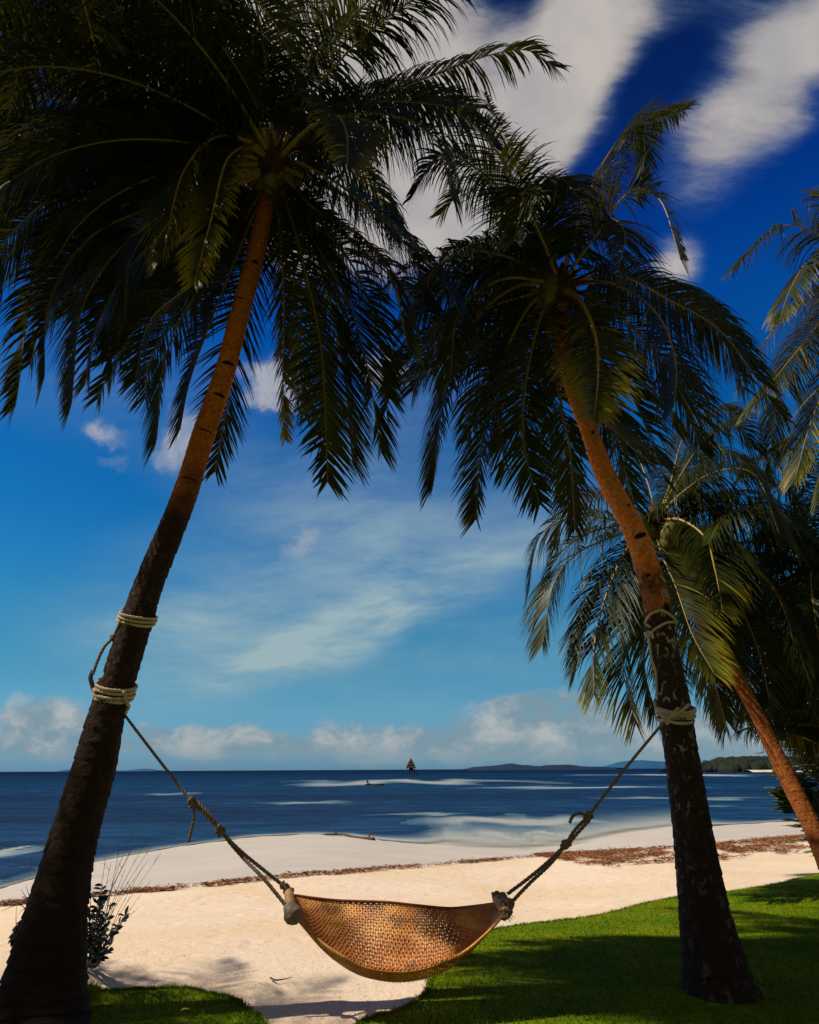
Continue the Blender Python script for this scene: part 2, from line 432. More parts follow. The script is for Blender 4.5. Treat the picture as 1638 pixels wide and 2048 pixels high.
bmesh.ops.recalc_face_normals(bm, faces=bm.faces[:])
me = bpy.data.meshes.new('lawn'); bm.to_mesh(me); bm.free(); me.materials.append(M['lawn'])
lawn = bpy.data.objects.new('lawn', me); COL.objects.link(lawn); tag(lawn, kind='structure')
# grass blades
rng = np.random.default_rng(3)
NB = 210000
gy = 4.0 + (rng.random(NB) ** 1.25) * 5.6; gx = (rng.random(NB) * 2 - 1) * (gy * .72 + .3) + .0
ok = inside(gx, gy); gx = gx[ok]; gy = gy[ok]
# fringe hanging at the edge
oi = rng.integers(0, len(OUT), 14000); oo = np.array(OUT)[oi]
gx = np.r_[gx, oo[:, 0] + rng.normal(0, .012, len(oo))]; gy = np.r_[gy, oo[:, 1] + rng.normal(0, .012, len(oo))]
n = len(gx); hgt = .008 + .015 * rng.random(n) + .018 * (rng.random(n) > .97); ang = rng.random(n) * 6.28; wd = .0022 + .002 * rng.random(n)
lx = rng.normal(0, .012, n); ly = rng.normal(0, .012, n); z0 = .043
V = np.empty((n, 3, 3), np.float32)
V[:, 0] = np.stack([gx - np.cos(ang) * wd, gy - np.sin(ang) * wd, np.full(n, z0)], 1)
V[:, 1] = np.stack([gx + np.cos(ang) * wd, gy + np.sin(ang) * wd, np.full(n, z0)], 1)
V[:, 2] = np.stack([gx + lx, gy + ly, z0 + hgt], 1)
me = bpy.data.meshes.new('grass'); me.vertices.add(n * 3); me.vertices.foreach_set('co', V.ravel())
me.loops.add(n * 3); me.loops.foreach_set('vertex_index', np.arange(n * 3, dtype=np.int32))
me.polygons.add(n); me.polygons.foreach_set('loop_start', np.arange(n, dtype=np.int32) * 3); me.polygons.foreach_set('loop_total', np.full(n, 3, np.int32))
me.update(calc_edges=True); me.materials.append(M['blade'])
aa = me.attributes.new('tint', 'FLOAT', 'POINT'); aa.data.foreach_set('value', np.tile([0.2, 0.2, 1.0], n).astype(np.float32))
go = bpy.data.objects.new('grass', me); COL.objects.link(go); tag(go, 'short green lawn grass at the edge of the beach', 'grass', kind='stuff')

# ------------------------------------------------------------ palms
def frond(tree, ctrl, L=.72, droop=.45, dry=0.0, twist=0.0, yel=.0, dens=.0185, sided=0, rbase=.026, wd=.0094, start=.14, seed=None, rag=.12):
    """ctrl: world points from crown to tip. One mesh of leaflets, the midrib its sub-part."""
    rn = random.Random(seed if seed is not None else R.random()); L = L * 1.12; yel = yel * 1.7 if yel > .2 else yel  # yellower fronds get a painted sunlit tint on top of their leaf yellow
    P, s = resample(crom([tuple(p) for p in ctrl], 60), .02)
    n = len(P); Lt = s[-1]
    T = np.gradient(P, axis=0); T /= np.linalg.norm(T, axis=1)[:, None]
    ch = P[-1] - P[0]; hz = np.array([ch[0], ch[1], 0.0]); hz /= np.linalg.norm(hz) + 1e-6
    side0 = np.array([hz[1], -hz[0], 0.0])
    mb = MB()
    Z = np.array([0, 0, 1.0])
    cnt = int(Lt * (1 - start) / dens)
    gap = [rn.random() for _ in range(40)]; torn = [(rn.uniform(.15, 1), rn.uniform(.01, .035)) for _ in range(rn.randint(1, 4))]
    for sg in (-1, 1):
        if sided and sg != sided: Ls = L * .45
        else: Ls = L
        ph = rn.random() * 6
        for k in range(cnt):
            t = start + (1 - start) * (k + rn.random() * .5) / cnt
            i = min(n - 1, int(t * (n - 1)))
            q = (t - start) / (1 - start)
            if any(abs(q - a_ * (1 if sg > 0 else .93)) < b_ for a_, b_ in torn): continue
            ln = Ls * (.30 + .75 * math.sin(math.pi * min(1, .12 + q * .80)) ** .8) * (1 - .35 * q * q) * rn.uniform(.80, 1.10) * (rn.uniform(.3, .7) if rn.random() < .05 else 1)
            tw = twist + .25 * math.sin(t * 5 + ph)
            sd = side0 - T[i] * side0.dot(T[i]); sd /= np.linalg.norm(sd) + 1e-9
            nr = np.cross(sd, T[i]) if sg else 0
            if nr[2] < 0 and abs(nr[2]) > .2: nr = -nr
            c_, s_ = math.cos(tw), math.sin(tw)
            sdv = (sd * c_ + nr * s_) * sg
            a = rad(20 + 42 * q + rn.uniform(-9, 9))
            d = sdv * math.cos(a) + T[i] * math.sin(a) + nr * .22
            d /= np.linalg.norm(d)
            p = P[i].copy()
            dr = droop * rn.uniform(.7, 1.3)
            if rn.random() < rag: dr *= rn.uniform(1.8, 3.2)
            nseg = 5; st = ln / nseg
            wv = T[i] - d * T[i].dot(d); wv /= np.linalg.norm(wv) + 1e-9
            pts = []; wdt = wd * rn.uniform(.8, 1.15)
            prof = (.55, 1.0, .95, .75, .45, 0)
            for j in range(nseg + 1):
                w_ = wdt * prof[j]
                if j < nseg:
                    pts.append(p + wv * w_); pts.append(p - wv * w_)
                else: pts.append(p)
                d = d - Z * dr * (.35 + .3 * j) * (st / .15) * (1 - abs(d[2]) ** 3 * .7 if d[2] < 0 else 1)
                d /= np.linalg.norm(d)
                wv = wv - d * wv.dot(d); wv /= np.linalg.norm(wv) + 1e-9
                p = p + d * st
            fs = [(2 * j, 2 * j + 1, 2 * j + 3, 2 * j + 2) for j in range(nseg - 1)] + [(2 * nseg - 2, 2 * nseg - 1, 2 * nseg)]
            base = yel * (.5 + .5 * q) + dry * max(0, q - .35) * 1.5 * rn.uniform(.5, 1.3) + (rn.random() < .015) * .5
            at_ = []
            for j in range(nseg + 1):
                v = base * (.35 + .75 * j / nseg) + (.25 * (j == nseg) * rn.random())
                at_ += [v, v] if j < nseg else [v]
            mb.add(pts, fs, 0, at_)
    fo = mb.build('frond', M['leaf'], tree)
    mb = MB()
    rr = np.interp(np.linspace(0, 1, n), [0, .06, .2, .6, 1], [rbase * 1.6, rbase, rbase * .6, rbase * .35, rbase * .12])
    k = max(1, n // 50)
    tube(mb, P[::k], rr[::k], 6, attr=np.interp(np.linspace(0, 1, n), [0, .25, 1], [.75, .45 + yel * .5, .2 + yel * .6])[::k])
    mo = mb.build('midrib', M['rib'], fo)
    return fo
def ctrl_px(crown, pts, Yc, dY, bow=0.0):
    out = [Vector(crown)]
    n = len(pts)
    for i, (px, py) in enumerate(pts):
        t = (i + 1) / n
        out.append(at(px, py, Yc + dY * t + bow * math.sin(t * math.pi)))
    return out
def auto_frond(tree, crown, az, el, Ln, fall, **kw):
    """az degrees (0 = +x, 90 = away), el start elevation, fall = how much it bends down (deg)"""
    p = Vector(crown); out = [p.copy()]; n = 7
    for i in range(n):
        e = rad(el - fall * ((i + .5) / n) ** 1.3)
        d = Vector((math.cos(rad(az)) * math.cos(e), math.sin(rad(az)) * math.cos(e), math.sin(e)))
        p = p + d * Ln / n; out.append(p.copy())
    return frond(tree, out, **kw)
def trunk(tree, pts, material, cuts=(), seed=1, rough=1.0, ringp=.085, flare=None):
    """pts: (px, py, Y, width_px) from base to top"""
    C = []
    for px, py, Y, w in pts:
        p = at(px, py, Y); C.append((p.x, p.y, p.z, w / 2 * axial(p) / F))
    return trunk_w(tree, C, material, cuts, seed, rough, ringp)
def trunk_w(tree, C, material, cuts=(), seed=1, rough=1.0, ringp=.085):
    Q = crom(C, 60 * (len(C) - 1)); L = np.r_[0, np.cumsum(np.linalg.norm(np.diff(Q[:, :3], axis=0), axis=1))]
    step = .014; s = np.arange(0, L[-1], step)
    P = np.stack([np.interp(s, L, Q[:, k]) for k in range(4)], 1)
    T, N, B = frames(P[:, :3]); SEG = 44
    mb = MB(); rn = random.Random(seed)
    # irregular ring scars
    rings = []; q = 0
    while q < L[-1] + .2: rings.append(q); q += ringp * rn.uniform(.7, 1.4)
    rings = np.array(rings)
    tl = [rn.uniform(0, 6.28) for _ in rings]
    vs = []; at_ = []
    for i in range(len(s)):
        for j in range(SEG):
            a = j / SEG * 2 * math.pi
            ss = s[i] + .018 * math.sin(a + 1.3) + .01 * math.sin(2 * a + s[i] * 3)
            k = int(np.searchsorted(rings, ss)) - 1
            k = max(0, min(k, len(rings) - 2)); f_ = (ss - rings[k]) / (rings[k + 1] - rings[k])
            prof = .045 * (1 - f_) ** 2 * math.exp(-((f_) * 1.2)) + (-.035 if f_ > .88 else 0)
            pw = P[i, :3]
            nz = noise.noise(Vector((math.cos(a) * 2.2, math.sin(a) * 2.2, s[i] * 3 + seed * 7)))
            nz2 = noise.noise(Vector((math.cos(a) * 7, math.sin(a) * 7, s[i] * 16 + seed)))
            r = P[i, 3] * (1 + rough * (prof * 1.0 + .04 * nz + .03 * nz2))
            dk = 0.0
            for (cs, ca, cw, chh) in cuts:
                da = (a - ca + math.pi) % (2 * math.pi) - math.pi
                e = ((s[i] - cs - .35 * da * chh) / chh) ** 2 + (da / cw) ** 2
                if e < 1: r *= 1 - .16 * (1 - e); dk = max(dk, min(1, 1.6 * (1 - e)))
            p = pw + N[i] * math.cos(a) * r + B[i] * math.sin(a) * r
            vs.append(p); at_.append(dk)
    fs = []
    for i in range(len(s) - 1):
        for j in range(SEG):
            k = (j + 1) % SEG; fs.append((i * SEG + j, i * SEG + k, (i + 1) * SEG + k, (i + 1) * SEG + j))
    fs.append(tuple((len(s) - 1) * SEG + j for j in range(SEG)))
    mb.add(vs, fs, 0, at_)
    return mb.build('trunk', material, tree)
def heart(tree, crown, r=.16, nuts=0, seed=0, spread=.3, nr=.09):
    """fibrous heart the fronds leave from, spadix stalks and coconuts"""
    rn = random.Random(seed); c = np.array(crown)
    mb = MB(); prof = [(-.45, .5), (-.3, .8), (-.12, 1.1), (.02, 1.15), (.2, .8), (.42, .35), (.6, .05)]
    tube(mb, [c + np.array((0, 0, z * r * 3)) for z, _ in prof], [w * r for _, w in prof], 14)
    for k in range(26):
        a = rn.random() * 6.28; e = rn.uniform(-.6, .9); ln = rn.uniform(.2, .5)
        d = np.array((math.cos(a), math.sin(a), e)); d /= np.linalg.norm(d)
        pts = [c + d * r * .5, c + d * (r + ln * .5) - np.array((0, 0, .03)), c + d * (r + ln) - np.array((0, 0, rn.uniform(.05, .3)))]
        tube(mb, crom(pts, 6), [.02, .018, .014, .01, .006, .003], 5)
    mb.build('crown_fibre', M['fibre'], tree)
    for k in range(nuts):
        a = rn.random() * 6.28; q = rn.uniform(.5, 1)
        p = c + np.array((math.cos(a) * spread * q, math.sin(a) * spread * q, -rn.uniform(.05, .42)))
        mb = MB(); n = 9
        pth = [p + np.array((0, 0, nr * 1.25 * math.cos(math.pi * i / (n - 1)))) for i in range(n)]
        tube(mb, pth, [max(.004, nr * math.sin(math.pi * i / (n - 1)) ** .8) for i in range(n)], 10)
        tube(mb, crom([p + (0, 0, nr), (p + c) / 2 + (0, 0, .05), c], 6), .012, 5)
        mb.build('coconut', M['nut'], tree)

# --- palm A : left hammock palm
gA = on_z(80, 2052, 0)
A = empty('palm_tree', (gA.x, gA.y, 0)); tag(A, 'tall coconut palm leaning right from the left edge, its ringed trunk holding hammock rope', 'palm tree', 'coconut palms on the beach')
YA = 5.2
A_pts = [(66, 2110, 4.72, 235), (76, 2050, 4.78, 190), (84, 1990, 4.82, 168), (90, 1955, 4.84, 156), (117, 1805, 4.88, 114), (146, 1683, 4.92, 92), (187, 1540, 4.96, 82), (211, 1440, 4.98, 72), (233, 1370, 5.0, 66),
         (277, 1230, 5.02, 61), (305, 1150, 5.04, 55), (366, 1000, 5.08, 49), (407, 870, 5.1, 44), (448, 750, 5.12, 40), (474, 650, 5.15, 38), (501, 550, 5.17, 36), (520, 470, 5.18, 33), (548, 330, YA, 26)]
def arc_of(pts, py):
    Q = [at(p[0], p[1], p[2]) for p in pts]; L = [0]
    for a, b in zip(Q, Q[1:]): L.append(L[-1] + (b - a).length)
    return float(np.interp(-py, [-p[1] for p in pts], L))
cA = at(548, 330, YA)
# angle on the trunk that faces the camera is found from the first frame's normals
def face_ang(pts):
    C = [tuple(at(p[0], p[1], p[2])) for p in pts]; Q = crom(C, 60); T, N, B = frames(Q)
    v = np.array([0, -1.0, 0]); return math.atan2(v.dot(B[30]), v.dot(N[30]))
fa = face_ang(A_pts)
sgnx = 1 if np.array([1.0, 0, 0]).dot(frames(crom([tuple(at(p[0], p[1], p[2])) for p in A_pts], 60))[1][30] * math.cos(fa + .5) + frames(crom([tuple(at(p[0], p[1], p[2])) for p in A_pts], 60))[2][30] * math.sin(fa + .5)) > 0 else -1
cuts = [(arc_of(A_pts, y_), fa + sgnx * o, w_, h_) for y_, o, w_, h_ in ((533, .5, .5, .022), (607, -.1, .6, .010), (735, .45, .9, .022), (797, .6, .8, .018), (868, .4, .9, .012), (965, .3, 1.0, .012), (1355, -1.1, .5, .05), (1700, -.9, .3, .06))]
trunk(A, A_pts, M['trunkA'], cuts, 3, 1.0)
heart(A, cA, .15, 5, 4, .25)
Af = [  # pts, dY, kw
 ([(640, 235), (800, 176), (960, 116), (1050, 100), (1112, 135)], .5, dict(L=.62, droop=.75, seed=1)),
 ([(680, 215), (840, 205), (940, 235), (1010, 320)], .2, dict(L=.85, droop=.9, seed=2)),
 ([(650, 240), (780, 230), (870, 280), (905, 400)], -.5, dict(L=.75, droop=.8, seed=3)),
 ([(610, 262), (668, 232), (692, 262), (695, 330)], -1.75, dict(L=.62, droop=.35, yel=.30, seed=4, twist=.0)),
 ([(500, 285), (430, 275), (365, 350), (325, 520)], -.9, dict(L=.55, droop=.5, yel=.28, seed=5)),
 ([(505, 295), (455, 320), (425, 430), (388, 570)], -1.2, dict(L=.42, droop=.3, yel=.42, seed=6)),
 ([(650, 372), (770, 440), (870, 535), (938, 660)], -.6, dict(L=.8, droop=.8, seed=7, rbase=.03)),
 ([(630, 420), (720, 470), (785, 560), (815, 690)], -.9, dict(L=.62, droop=.6, yel=.25, seed=8)),
 ([(600, 500), (640, 680), (650, 820), (655, 965)], -.9, dict(L=.62, droop=.12, seed=9)),
 ([(610, 450), (690, 590), (735, 740), (762, 905)], -.6, dict(L=.6, droop=.18, seed=10)),
 ([(565, 520), (568, 650), (566, 760), (570, 880)], .4, dict(L=.30, droop=.2, yel=.35, dry=.5, seed=11)),
 ([(500, 420), (410, 560), (335, 700), (312, 888)], -.5, dict(L=.58, droop=.18, seed=12)),
 ([(520, 470), (475, 640), (455, 800), (430, 945)], .6, dict(L=.52, droop=.12, seed=13)),
 ([(490, 440), (390, 560), (300, 640), (270, 760)], .3, dict(L=.6, droop=.3, seed=14)),
 ([(440, 370), (280, 460), (170, 600), (142, 815)], -.6, dict(L=.62, droop=.2, seed=15)),
 ([(440, 350), (230, 420), (80, 560), (30, 815)], -.3, dict(L=.62, droop=.25, seed=16)),
 ([(430, 330), (220, 330), (20, 470), (-60, 700)], .2, dict(L=.7, droop=.4, seed=17)),
 ([(420, 390), (270, 520), (215, 620), (225, 740)], .5, dict(L=.6, droop=.3, seed=18)),
 ([(430, 300), (250, 210), (60, 200), (-80, 300)], .0, dict(L=.75, droop=.75, seed=19)),
 ([(480, 230), (370, 90), (250, 35), (120, 60)], -.3, dict(L=.6, droop=.75, seed=20)),
 ([(440, 250), (280, 120), (90, 70), (-60, 120)], .2, dict(L=.8, droop=.9, seed=21)),
 ([(520, 200), (470, 80), (420, -20), (330, -90)], -.5, dict(L=.6, droop=.4, seed=22)),
 ([(545, 180), (535, 40), (520, -120)], .2, dict(L=.6, droop=.5, seed=23)),
 ([(560, 220), (610, 80), (680, -20), (760, -50)], .0, dict(L=.75, droop=.75, seed=24)),
 ([(575, 240), (640, 120), (700, 60), (745, 90)], .5, dict(L=.6, droop=.8, seed=25)),
 ([(570, 200), (590, 60), (620, -60), (660, -180)], .4, dict(L=.6, droop=.6, seed=26)),
 ([(470, 260), (330, 200), (200, 250), (120, 380)], -.6, dict(L=.6, droop=.7, seed=27)),
 ([(450, 380), (330, 430), (260, 520), (250, 650)], -.3, dict(L=.55, droop=.4, seed=28)),
 ([(600, 300), (700, 330), (770, 400), (790, 480)], .7, dict(L=.55, droop=.8, seed=29)),
 ([(600, 400), (700, 480), (850, 620), (890, 700)], .8, dict(L=.65, droop=.7, seed=30)),
 ([(440, 300), (330, 280), (230, 340), (190, 450)], .8, dict(L=.7, droop=.7, seed=31)),
 ([(470, 200), (350, 20), (200, -60)], .4, dict(L=.7, droop=.8, seed=32)),
 ([(400, 300), (180, 270), (-20, 360), (-90, 520)], -.7, dict(L=.7, droop=.6, seed=33)),
 ([(450, 420), (340, 560), (240, 700), (195, 800)], .7, dict(L=.5, droop=.3, seed=34)),
 ([(420, 350), (200, 480), (90, 640), (60, 730)], .6, dict(L=.62, droop=.35, seed=35)),
]
for pts, dY, kw in Af: frond(A, ctrl_px(cA, pts, YA, dY), **kw)
ra = random.Random(77)
for k, (az, el) in enumerate(((200, 50), (170, 35), (215, 20), (150, 55), (185, 5), (160, 15), (230, 60), (125, 40), (260, 75), (100, 60), (195, 70), (140, 75), (210, -5), (175, -15), (240, 35), (60, 62), (20, 70), (-30, 65), (330, 78), (80, 20), (190, 25), (205, -20), (180, 40), (165, 0), (150, 10), (195, 10), (220, 50))):
    auto_frond(A, cA, az, el, ra.uniform(2.7, 3.2) if el > 0 else 2.5, ra.uniform(75, 100) if el > 0 else 60, seed=300 + k, L=.72, droop=ra.uniform(.4, .8))

for pts, dY, kw in [
 ([(590, 470), (622, 620), (640, 760), (642, 900)], .2, dict(L=.60, droop=.15, seed=361)),
 ([(620, 470), (665, 620), (690, 760), (705, 930)], -.3, dict(L=.60, droop=.15, seed=362)),
 ([(640, 440), (720, 560), (760, 700), (775, 840)], .5, dict(L=.60, droop=.3, seed=363)),
 ([(560, 470), (590, 600), (600, 720), (608, 830)], .7, dict(L=.5, droop=.15, seed=364)),
 ([(480, 450), (370, 600), (300, 720), (290, 800)], .8, dict(L=.58, droop=.2, seed=365)),
 ([(490, 470), (430, 620), (380, 760), (360, 860)], -.2, dict(L=.55, droop=.15, seed=366)),
 ([(430, 400), (270, 520), (190, 660), (170, 770)], .2, dict(L=.60, droop=.25, seed=367)),
 ([(420, 380), (200, 460), (100, 600), (88, 760)], -.6, dict(L=.62, droop=.25, seed=368)),
 ([(400, 330), (140, 380), (0, 540), (-20, 760)], .5, dict(L=.62, droop=.3, seed=369)),
 ([(440, 300), (200, 260), (60, 330), (10, 460)], .4, dict(L=.75, droop=.7, seed=370)),
 ([(450, 250), (250, 120), (100, 120), (0, 200)], .7, dict(L=.75, droop=.8, seed=371)),
 ([(480, 210), (340, 60), (180, 20), (40, 60)], 1.0, dict(L=.75, droop=.8, seed=372)),
 ([(500, 190), (400, 30), (290, -30), (170, -20)], .9, dict(L=.75, droop=.7, seed=373)),
 ([(460, 430), (330, 520), (250, 600), (235, 700)], .9, dict(L=.6, droop=.4, seed=374)),
 ([(610, 330), (720, 400), (820, 500), (850, 600)], .2, dict(L=.7, droop=.6, seed=375)),
 ([(560, 200), (620, 90), (700, 40), (735, 120)], .9, dict(L=.6, droop=.7, seed=376))]: frond(A, ctrl_px(cA, pts, YA, dY), **kw)

# --- palm C : right hammock palm
YC = 5.6
gC = on_z(1440, 2012, 0)
Cp = empty('palm_tree', (gC.x, gC.y, 0)); tag(Cp, 'curved coconut palm right of the hammock, pale lichen patches on its roped trunk', 'palm tree', 'coconut palms on the beach')
C_pts = [(1452, 2060, 5.28, 200), (1446, 2005, 5.3, 165), (1438, 1973, 5.32, 140), (1424, 1907, 5.35, 118), (1412, 1841, 5.37, 102), (1397, 1743, 5.4, 86), (1383, 1644, 5.42, 75), (1363, 1510, 5.45, 66), (1350, 1417, 5.46, 63),
         (1336, 1340, 5.48, 57), (1322, 1262, 5.49, 55), (1309, 1184, 5.5, 51), (1286, 1106, 5.52, 47), (1263, 1050, 5.53, 44), (1230, 989, 5.54, 41), (1202, 930, 5.55, 38), (1177, 858, 5.56, 33), (1150, 790, 5.57, 31), (1128, 700, 5.59, 30), (1120, 575, YC, 24)]
cC = at(1120, 575, YC)
faC = face_ang(C_pts)
cuts = [(arc_of(C_pts, y_), faC + o, w_, h_) for y_, o, w_, h_ in ((1078, 0, .8, .03), (1222, .4, .4, .05), (1155, -.5, .25, .02), (1020, .3, .2, .02), (872, 0, .3, .02))]
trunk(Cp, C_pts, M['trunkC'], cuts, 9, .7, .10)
heart(Cp, cC, .14, 6, 5, .22)
Cf = [
 ([(1080, 480), (1040, 350), (1000, 255), (968, 185)], 1.0, dict(L=.35, droop=.5, seed=41)),
 ([(1050, 450), (970, 350), (880, 312), (820, 400)], .2, dict(L=.55, droop=.75, seed=42)),
 ([(1060, 470), (1000, 390), (930, 380), (880, 430)], .8, dict(L=.5, droop=.7, seed=43)),
 ([(1100, 470), (1090, 380), (1120, 355), (1160, 400)], -1.0, dict(L=.6, droop=.5, seed=44)),
 ([(1090, 480), (1060, 400), (1050, 380), (1030, 480)], -1.2, dict(L=.55, droop=.5, seed=45)),
 ([(1160, 440), (1205, 330), (1262, 252), (1300, 245), (1370, 222)], .9, dict(L=.62, droop=.55, yel=.1, seed=46)),
 ([(1150, 460), (1210, 350), (1268, 258), (1290, 300), (1275, 400)], 1.2, dict(L=.5, droop=.4, yel=.15, seed=47)),
 ([(1190, 470), (1260, 385), (1320, 400), (1362, 520)], -.6, dict(L=.55, droop=.2, seed=48)),
 ([(1170, 500), (1220, 440), (1250, 470), (1235, 540)], -.9, dict(L=.55, droop=.4, seed=49)),
 ([(1230, 548), (1340, 600), (1450, 670), (1560, 830)], .6, dict(L=.6, droop=.6, seed=50)),
 ([(1220, 565), (1310, 625), (1350, 720), (1345, 850)], -.9, dict(L=.75, droop=.35, yel=.22, seed=51)),
 ([(1160, 600), (1190, 670), (1196, 750), (1188, 840)], -1.3, dict(L=.55, droop=.25, yel=.36, dry=.2, seed=52, rbase=.034)),
 ([(1060, 520), (980, 490), (900, 500), (870, 560)], -.2, dict(L=.45, droop=.6, yel=.15, seed=53)),
 ([(1050, 540), (940, 540), (830, 640), (768, 830)], .2, dict(L=.52, droop=.3, seed=54)),
 ([(1040, 570), (950, 640), (890, 790), (865, 980)], -.6, dict(L=.55, droop=.2, seed=55)),
 ([(1060, 610), (1000, 730), (965, 880), (952, 1040)], -.5, dict(L=.5, droop=.15, dry=.45, seed=56)),
 ([(1080, 640), (1050, 780), (1050, 900), (1080, 1010)], -.8, dict(L=.55, droop=.2, seed=57)),
 ([(1110, 650), (1120, 800), (1140, 900), (1150, 1060)], .7, dict(L=.5, droop=.15, yel=.15, seed=58)),
 ([(1170, 620), (1240, 740), (1290, 850), (1330, 960)], -.1, dict(L=.6, droop=.35, seed=59)),
 ([(1200, 600), (1290, 680), (1370, 790), (1400, 900)], .3, dict(L=.62, droop=.4, dry=.25, seed=60)),
 ([(1180, 650), (1220, 780), (1240, 900), (1270, 1010)], .9, dict(L=.55, droop=.2, seed=61)),
 ([(1050, 600), (960, 690), (880, 730), (800, 760)], .7, dict(L=.55, droop=.5, seed=62)),
 ([(1060, 630), (980, 760), (1000, 860), (1010, 950)], .5, dict(L=.55, droop=.2, yel=.1, seed=63)),
 ([(1230, 560), (1320, 570), (1420, 640), (1490, 780)], 1.1, dict(L=.6, droop=.6, seed=64)),
 ([(1070, 560), (1000, 560), (920, 620), (900, 760)], -1.1, dict(L=.6, droop=.35, seed=65)),
 ([(1090, 620), (1060, 720), (1040, 830), (1045, 900)], 1.0, dict(L=.6, droop=.2, seed=66)),
 ([(1160, 640), (1190, 800), (1250, 880), (1310, 930)], .3, dict(L=.6, droop=.3, seed=67)),
]
for pts, dY, kw in Cf: frond(Cp, ctrl_px(cC, pts, YC, dY), **kw)
for k, (az, el) in enumerate(((150, 45), (110, 60), (200, 20), (240, 30), (170, -5), (120, 5), (80, -15), (140, 25), (220, 5))):
    auto_frond(Cp, cC, az, el, ra.uniform(2.0, 2.5), ra.uniform(70, 95) if el > 0 else 55, seed=340 + k, L=.62, droop=ra.uniform(.3, .7))

# --- palm D : third palm, orange trunk at the right edge
YD = 9.2
D_pts = [(1760, 1900, 7.9, 61), (1715, 1830, 8.0, 50), (1668, 1750, 8.1, 45), (1630, 1665, 8.25, 37), (1590, 1585, 8.4, 34), (1550, 1505, 8.55, 31), (1512, 1425, 8.7, 27), (1468, 1345, 8.85, 25), (1415, 1255, 9.0, 23), (1365, 1165, 9.1, 23), (1312, 1045, YD, 19)]
pD = at(1760, 1900, 7.9)
D = empty('palm_tree', (pD.x, pD.y, ground_z(pD.x, pD.y) * 1.0)); tag(D, 'palm with bare orange trunk slanting in from the right edge below its coconuts', 'palm tree', 'coconut palms on the beach')
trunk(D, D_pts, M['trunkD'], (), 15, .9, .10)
cD = at(1312, 1045, YD)
heart(D, cD, .18, 16, 8, .42, .10)
Df = [
 ([(1230, 1072), (1150, 1110), (1105, 1175), (1085, 1290)], -.6, dict(L=.8, droop=.3, seed=71)),
 ([(1230, 1040), (1140, 1030), (1075, 1080), (1056, 1190)], .4, dict(L=.75, droop=.5, seed=72)),
 ([(1260, 1090), (1220, 1170), (1190, 1280), (1188, 1390)], -.9, dict(L=.8, droop=.25, yel=.22, seed=73, rbase=.035)),
 ([(1280, 1110), (1250, 1220), (1245, 1330), (1272, 1450)], -.4, dict(L=.85, droop=.25, dry=.55, yel=.1, seed=74)),
 ([(1320, 1100), (1350, 1170), (1385, 1270), (1430, 1350)], -1.3, dict(L=.7, droop=.2, yel=.3, seed=75)),
 ([(1360, 1040), (1410, 1075), (1430, 1140), (1445, 1220)], -1.5, dict(L=.7, droop=.35, yel=.2, seed=76, rbase=.035)),
 ([(1360, 990), (1430, 945), (1510, 950), (1560, 1070)], -1.0, dict(L=.95, droop=.6, yel=.15, seed=77, rbase=.035)),
 ([(1350, 970), (1410, 880), (1470, 850), (1510, 900)], .6, dict(L=.85, droop=.55, yel=.12, seed=78)),
 ([(1300, 980), (1270, 900), (1240, 860)], 1.2, dict(L=.8, droop=.5, seed=79)),
 ([(1390, 1020), (1500, 1040), (1590, 1090), (1640, 1180)], .3, dict(L=.95, droop=.6, seed=80)),
 ([(1370, 1080), (1450, 1160), (1510, 1280), (1540, 1400)], .5, dict(L=.9, droop=.4, seed=81)),
 ([(1350, 1090), (1400, 1180), (1440, 1300), (1490, 1410)], -.2, dict(L=.8, droop=.3, yel=.2, dry=.15, seed=82)),
 ([(1340, 1000), (1380, 920), (1450, 900), (1530, 960)], 1.3, dict(L=.8, droop=.7, seed=83)),
 ([(1290, 1110), (1280, 1200), (1320, 1300), (1350, 1400)], .8, dict(L=.7, droop=.2, seed=84)),
 ([(1380, 1100), (1440, 1230), (1420, 1340), (1440, 1420)], 1.0, dict(L=.8, droop=.2, seed=85)),
 ([(1260, 1010), (1190, 990), (1130, 1030), (1110, 1100)], 1.2, dict(L=.7, droop=.5, seed=86)),
 ([(1400, 1060), (1480, 1100), (1560, 1200), (1600, 1340)], -.6, dict(L=.9, droop=.5, seed=87)),
]
Df += [
 ([(1240, 1050), (1170, 1070), (1110, 1120), (1075, 1230)], -.1, dict(L=.75, droop=.4, seed=161)),
 ([(1270, 1090), (1200, 1180), (1160, 1290), (1150, 1350)], .3, dict(L=.8, droop=.3, seed=162)),
 ([(1300, 1120), (1290, 1240), (1290, 1340), (1310, 1420)], .2, dict(L=.8, droop=.2, dry=.3, seed=163)),
 ([(1380, 1070), (1460, 1120), (1540, 1230), (1570, 1380)], .9, dict(L=.95, droop=.5, seed=164)),
 ([(1350, 1110), (1390, 1230), (1420, 1330), (1450, 1440)], .9, dict(L=.85, droop=.3, seed=165)),
 ([(1390, 1000), (1490, 990), (1580, 1040), (1640, 1120)], .8, dict(L=.95, droop=.7, seed=166)),
 ([(1340, 970), (1370, 870), (1430, 820), (1480, 830)], 1.4, dict(L=.8, droop=.6, seed=167)),
 ([(1370, 1110), (1440, 1190), (1490, 1300), (1490, 1440)], .9, dict(L=.9, droop=.4, seed=168))]
for i_, (pts, dY, kw) in enumerate(Df):
    kw['yel'] = kw.get('yel', .06) + .08
for pts, dY, kw in Df: frond(D, ctrl_px(cD, pts, YD, dY), **kw)

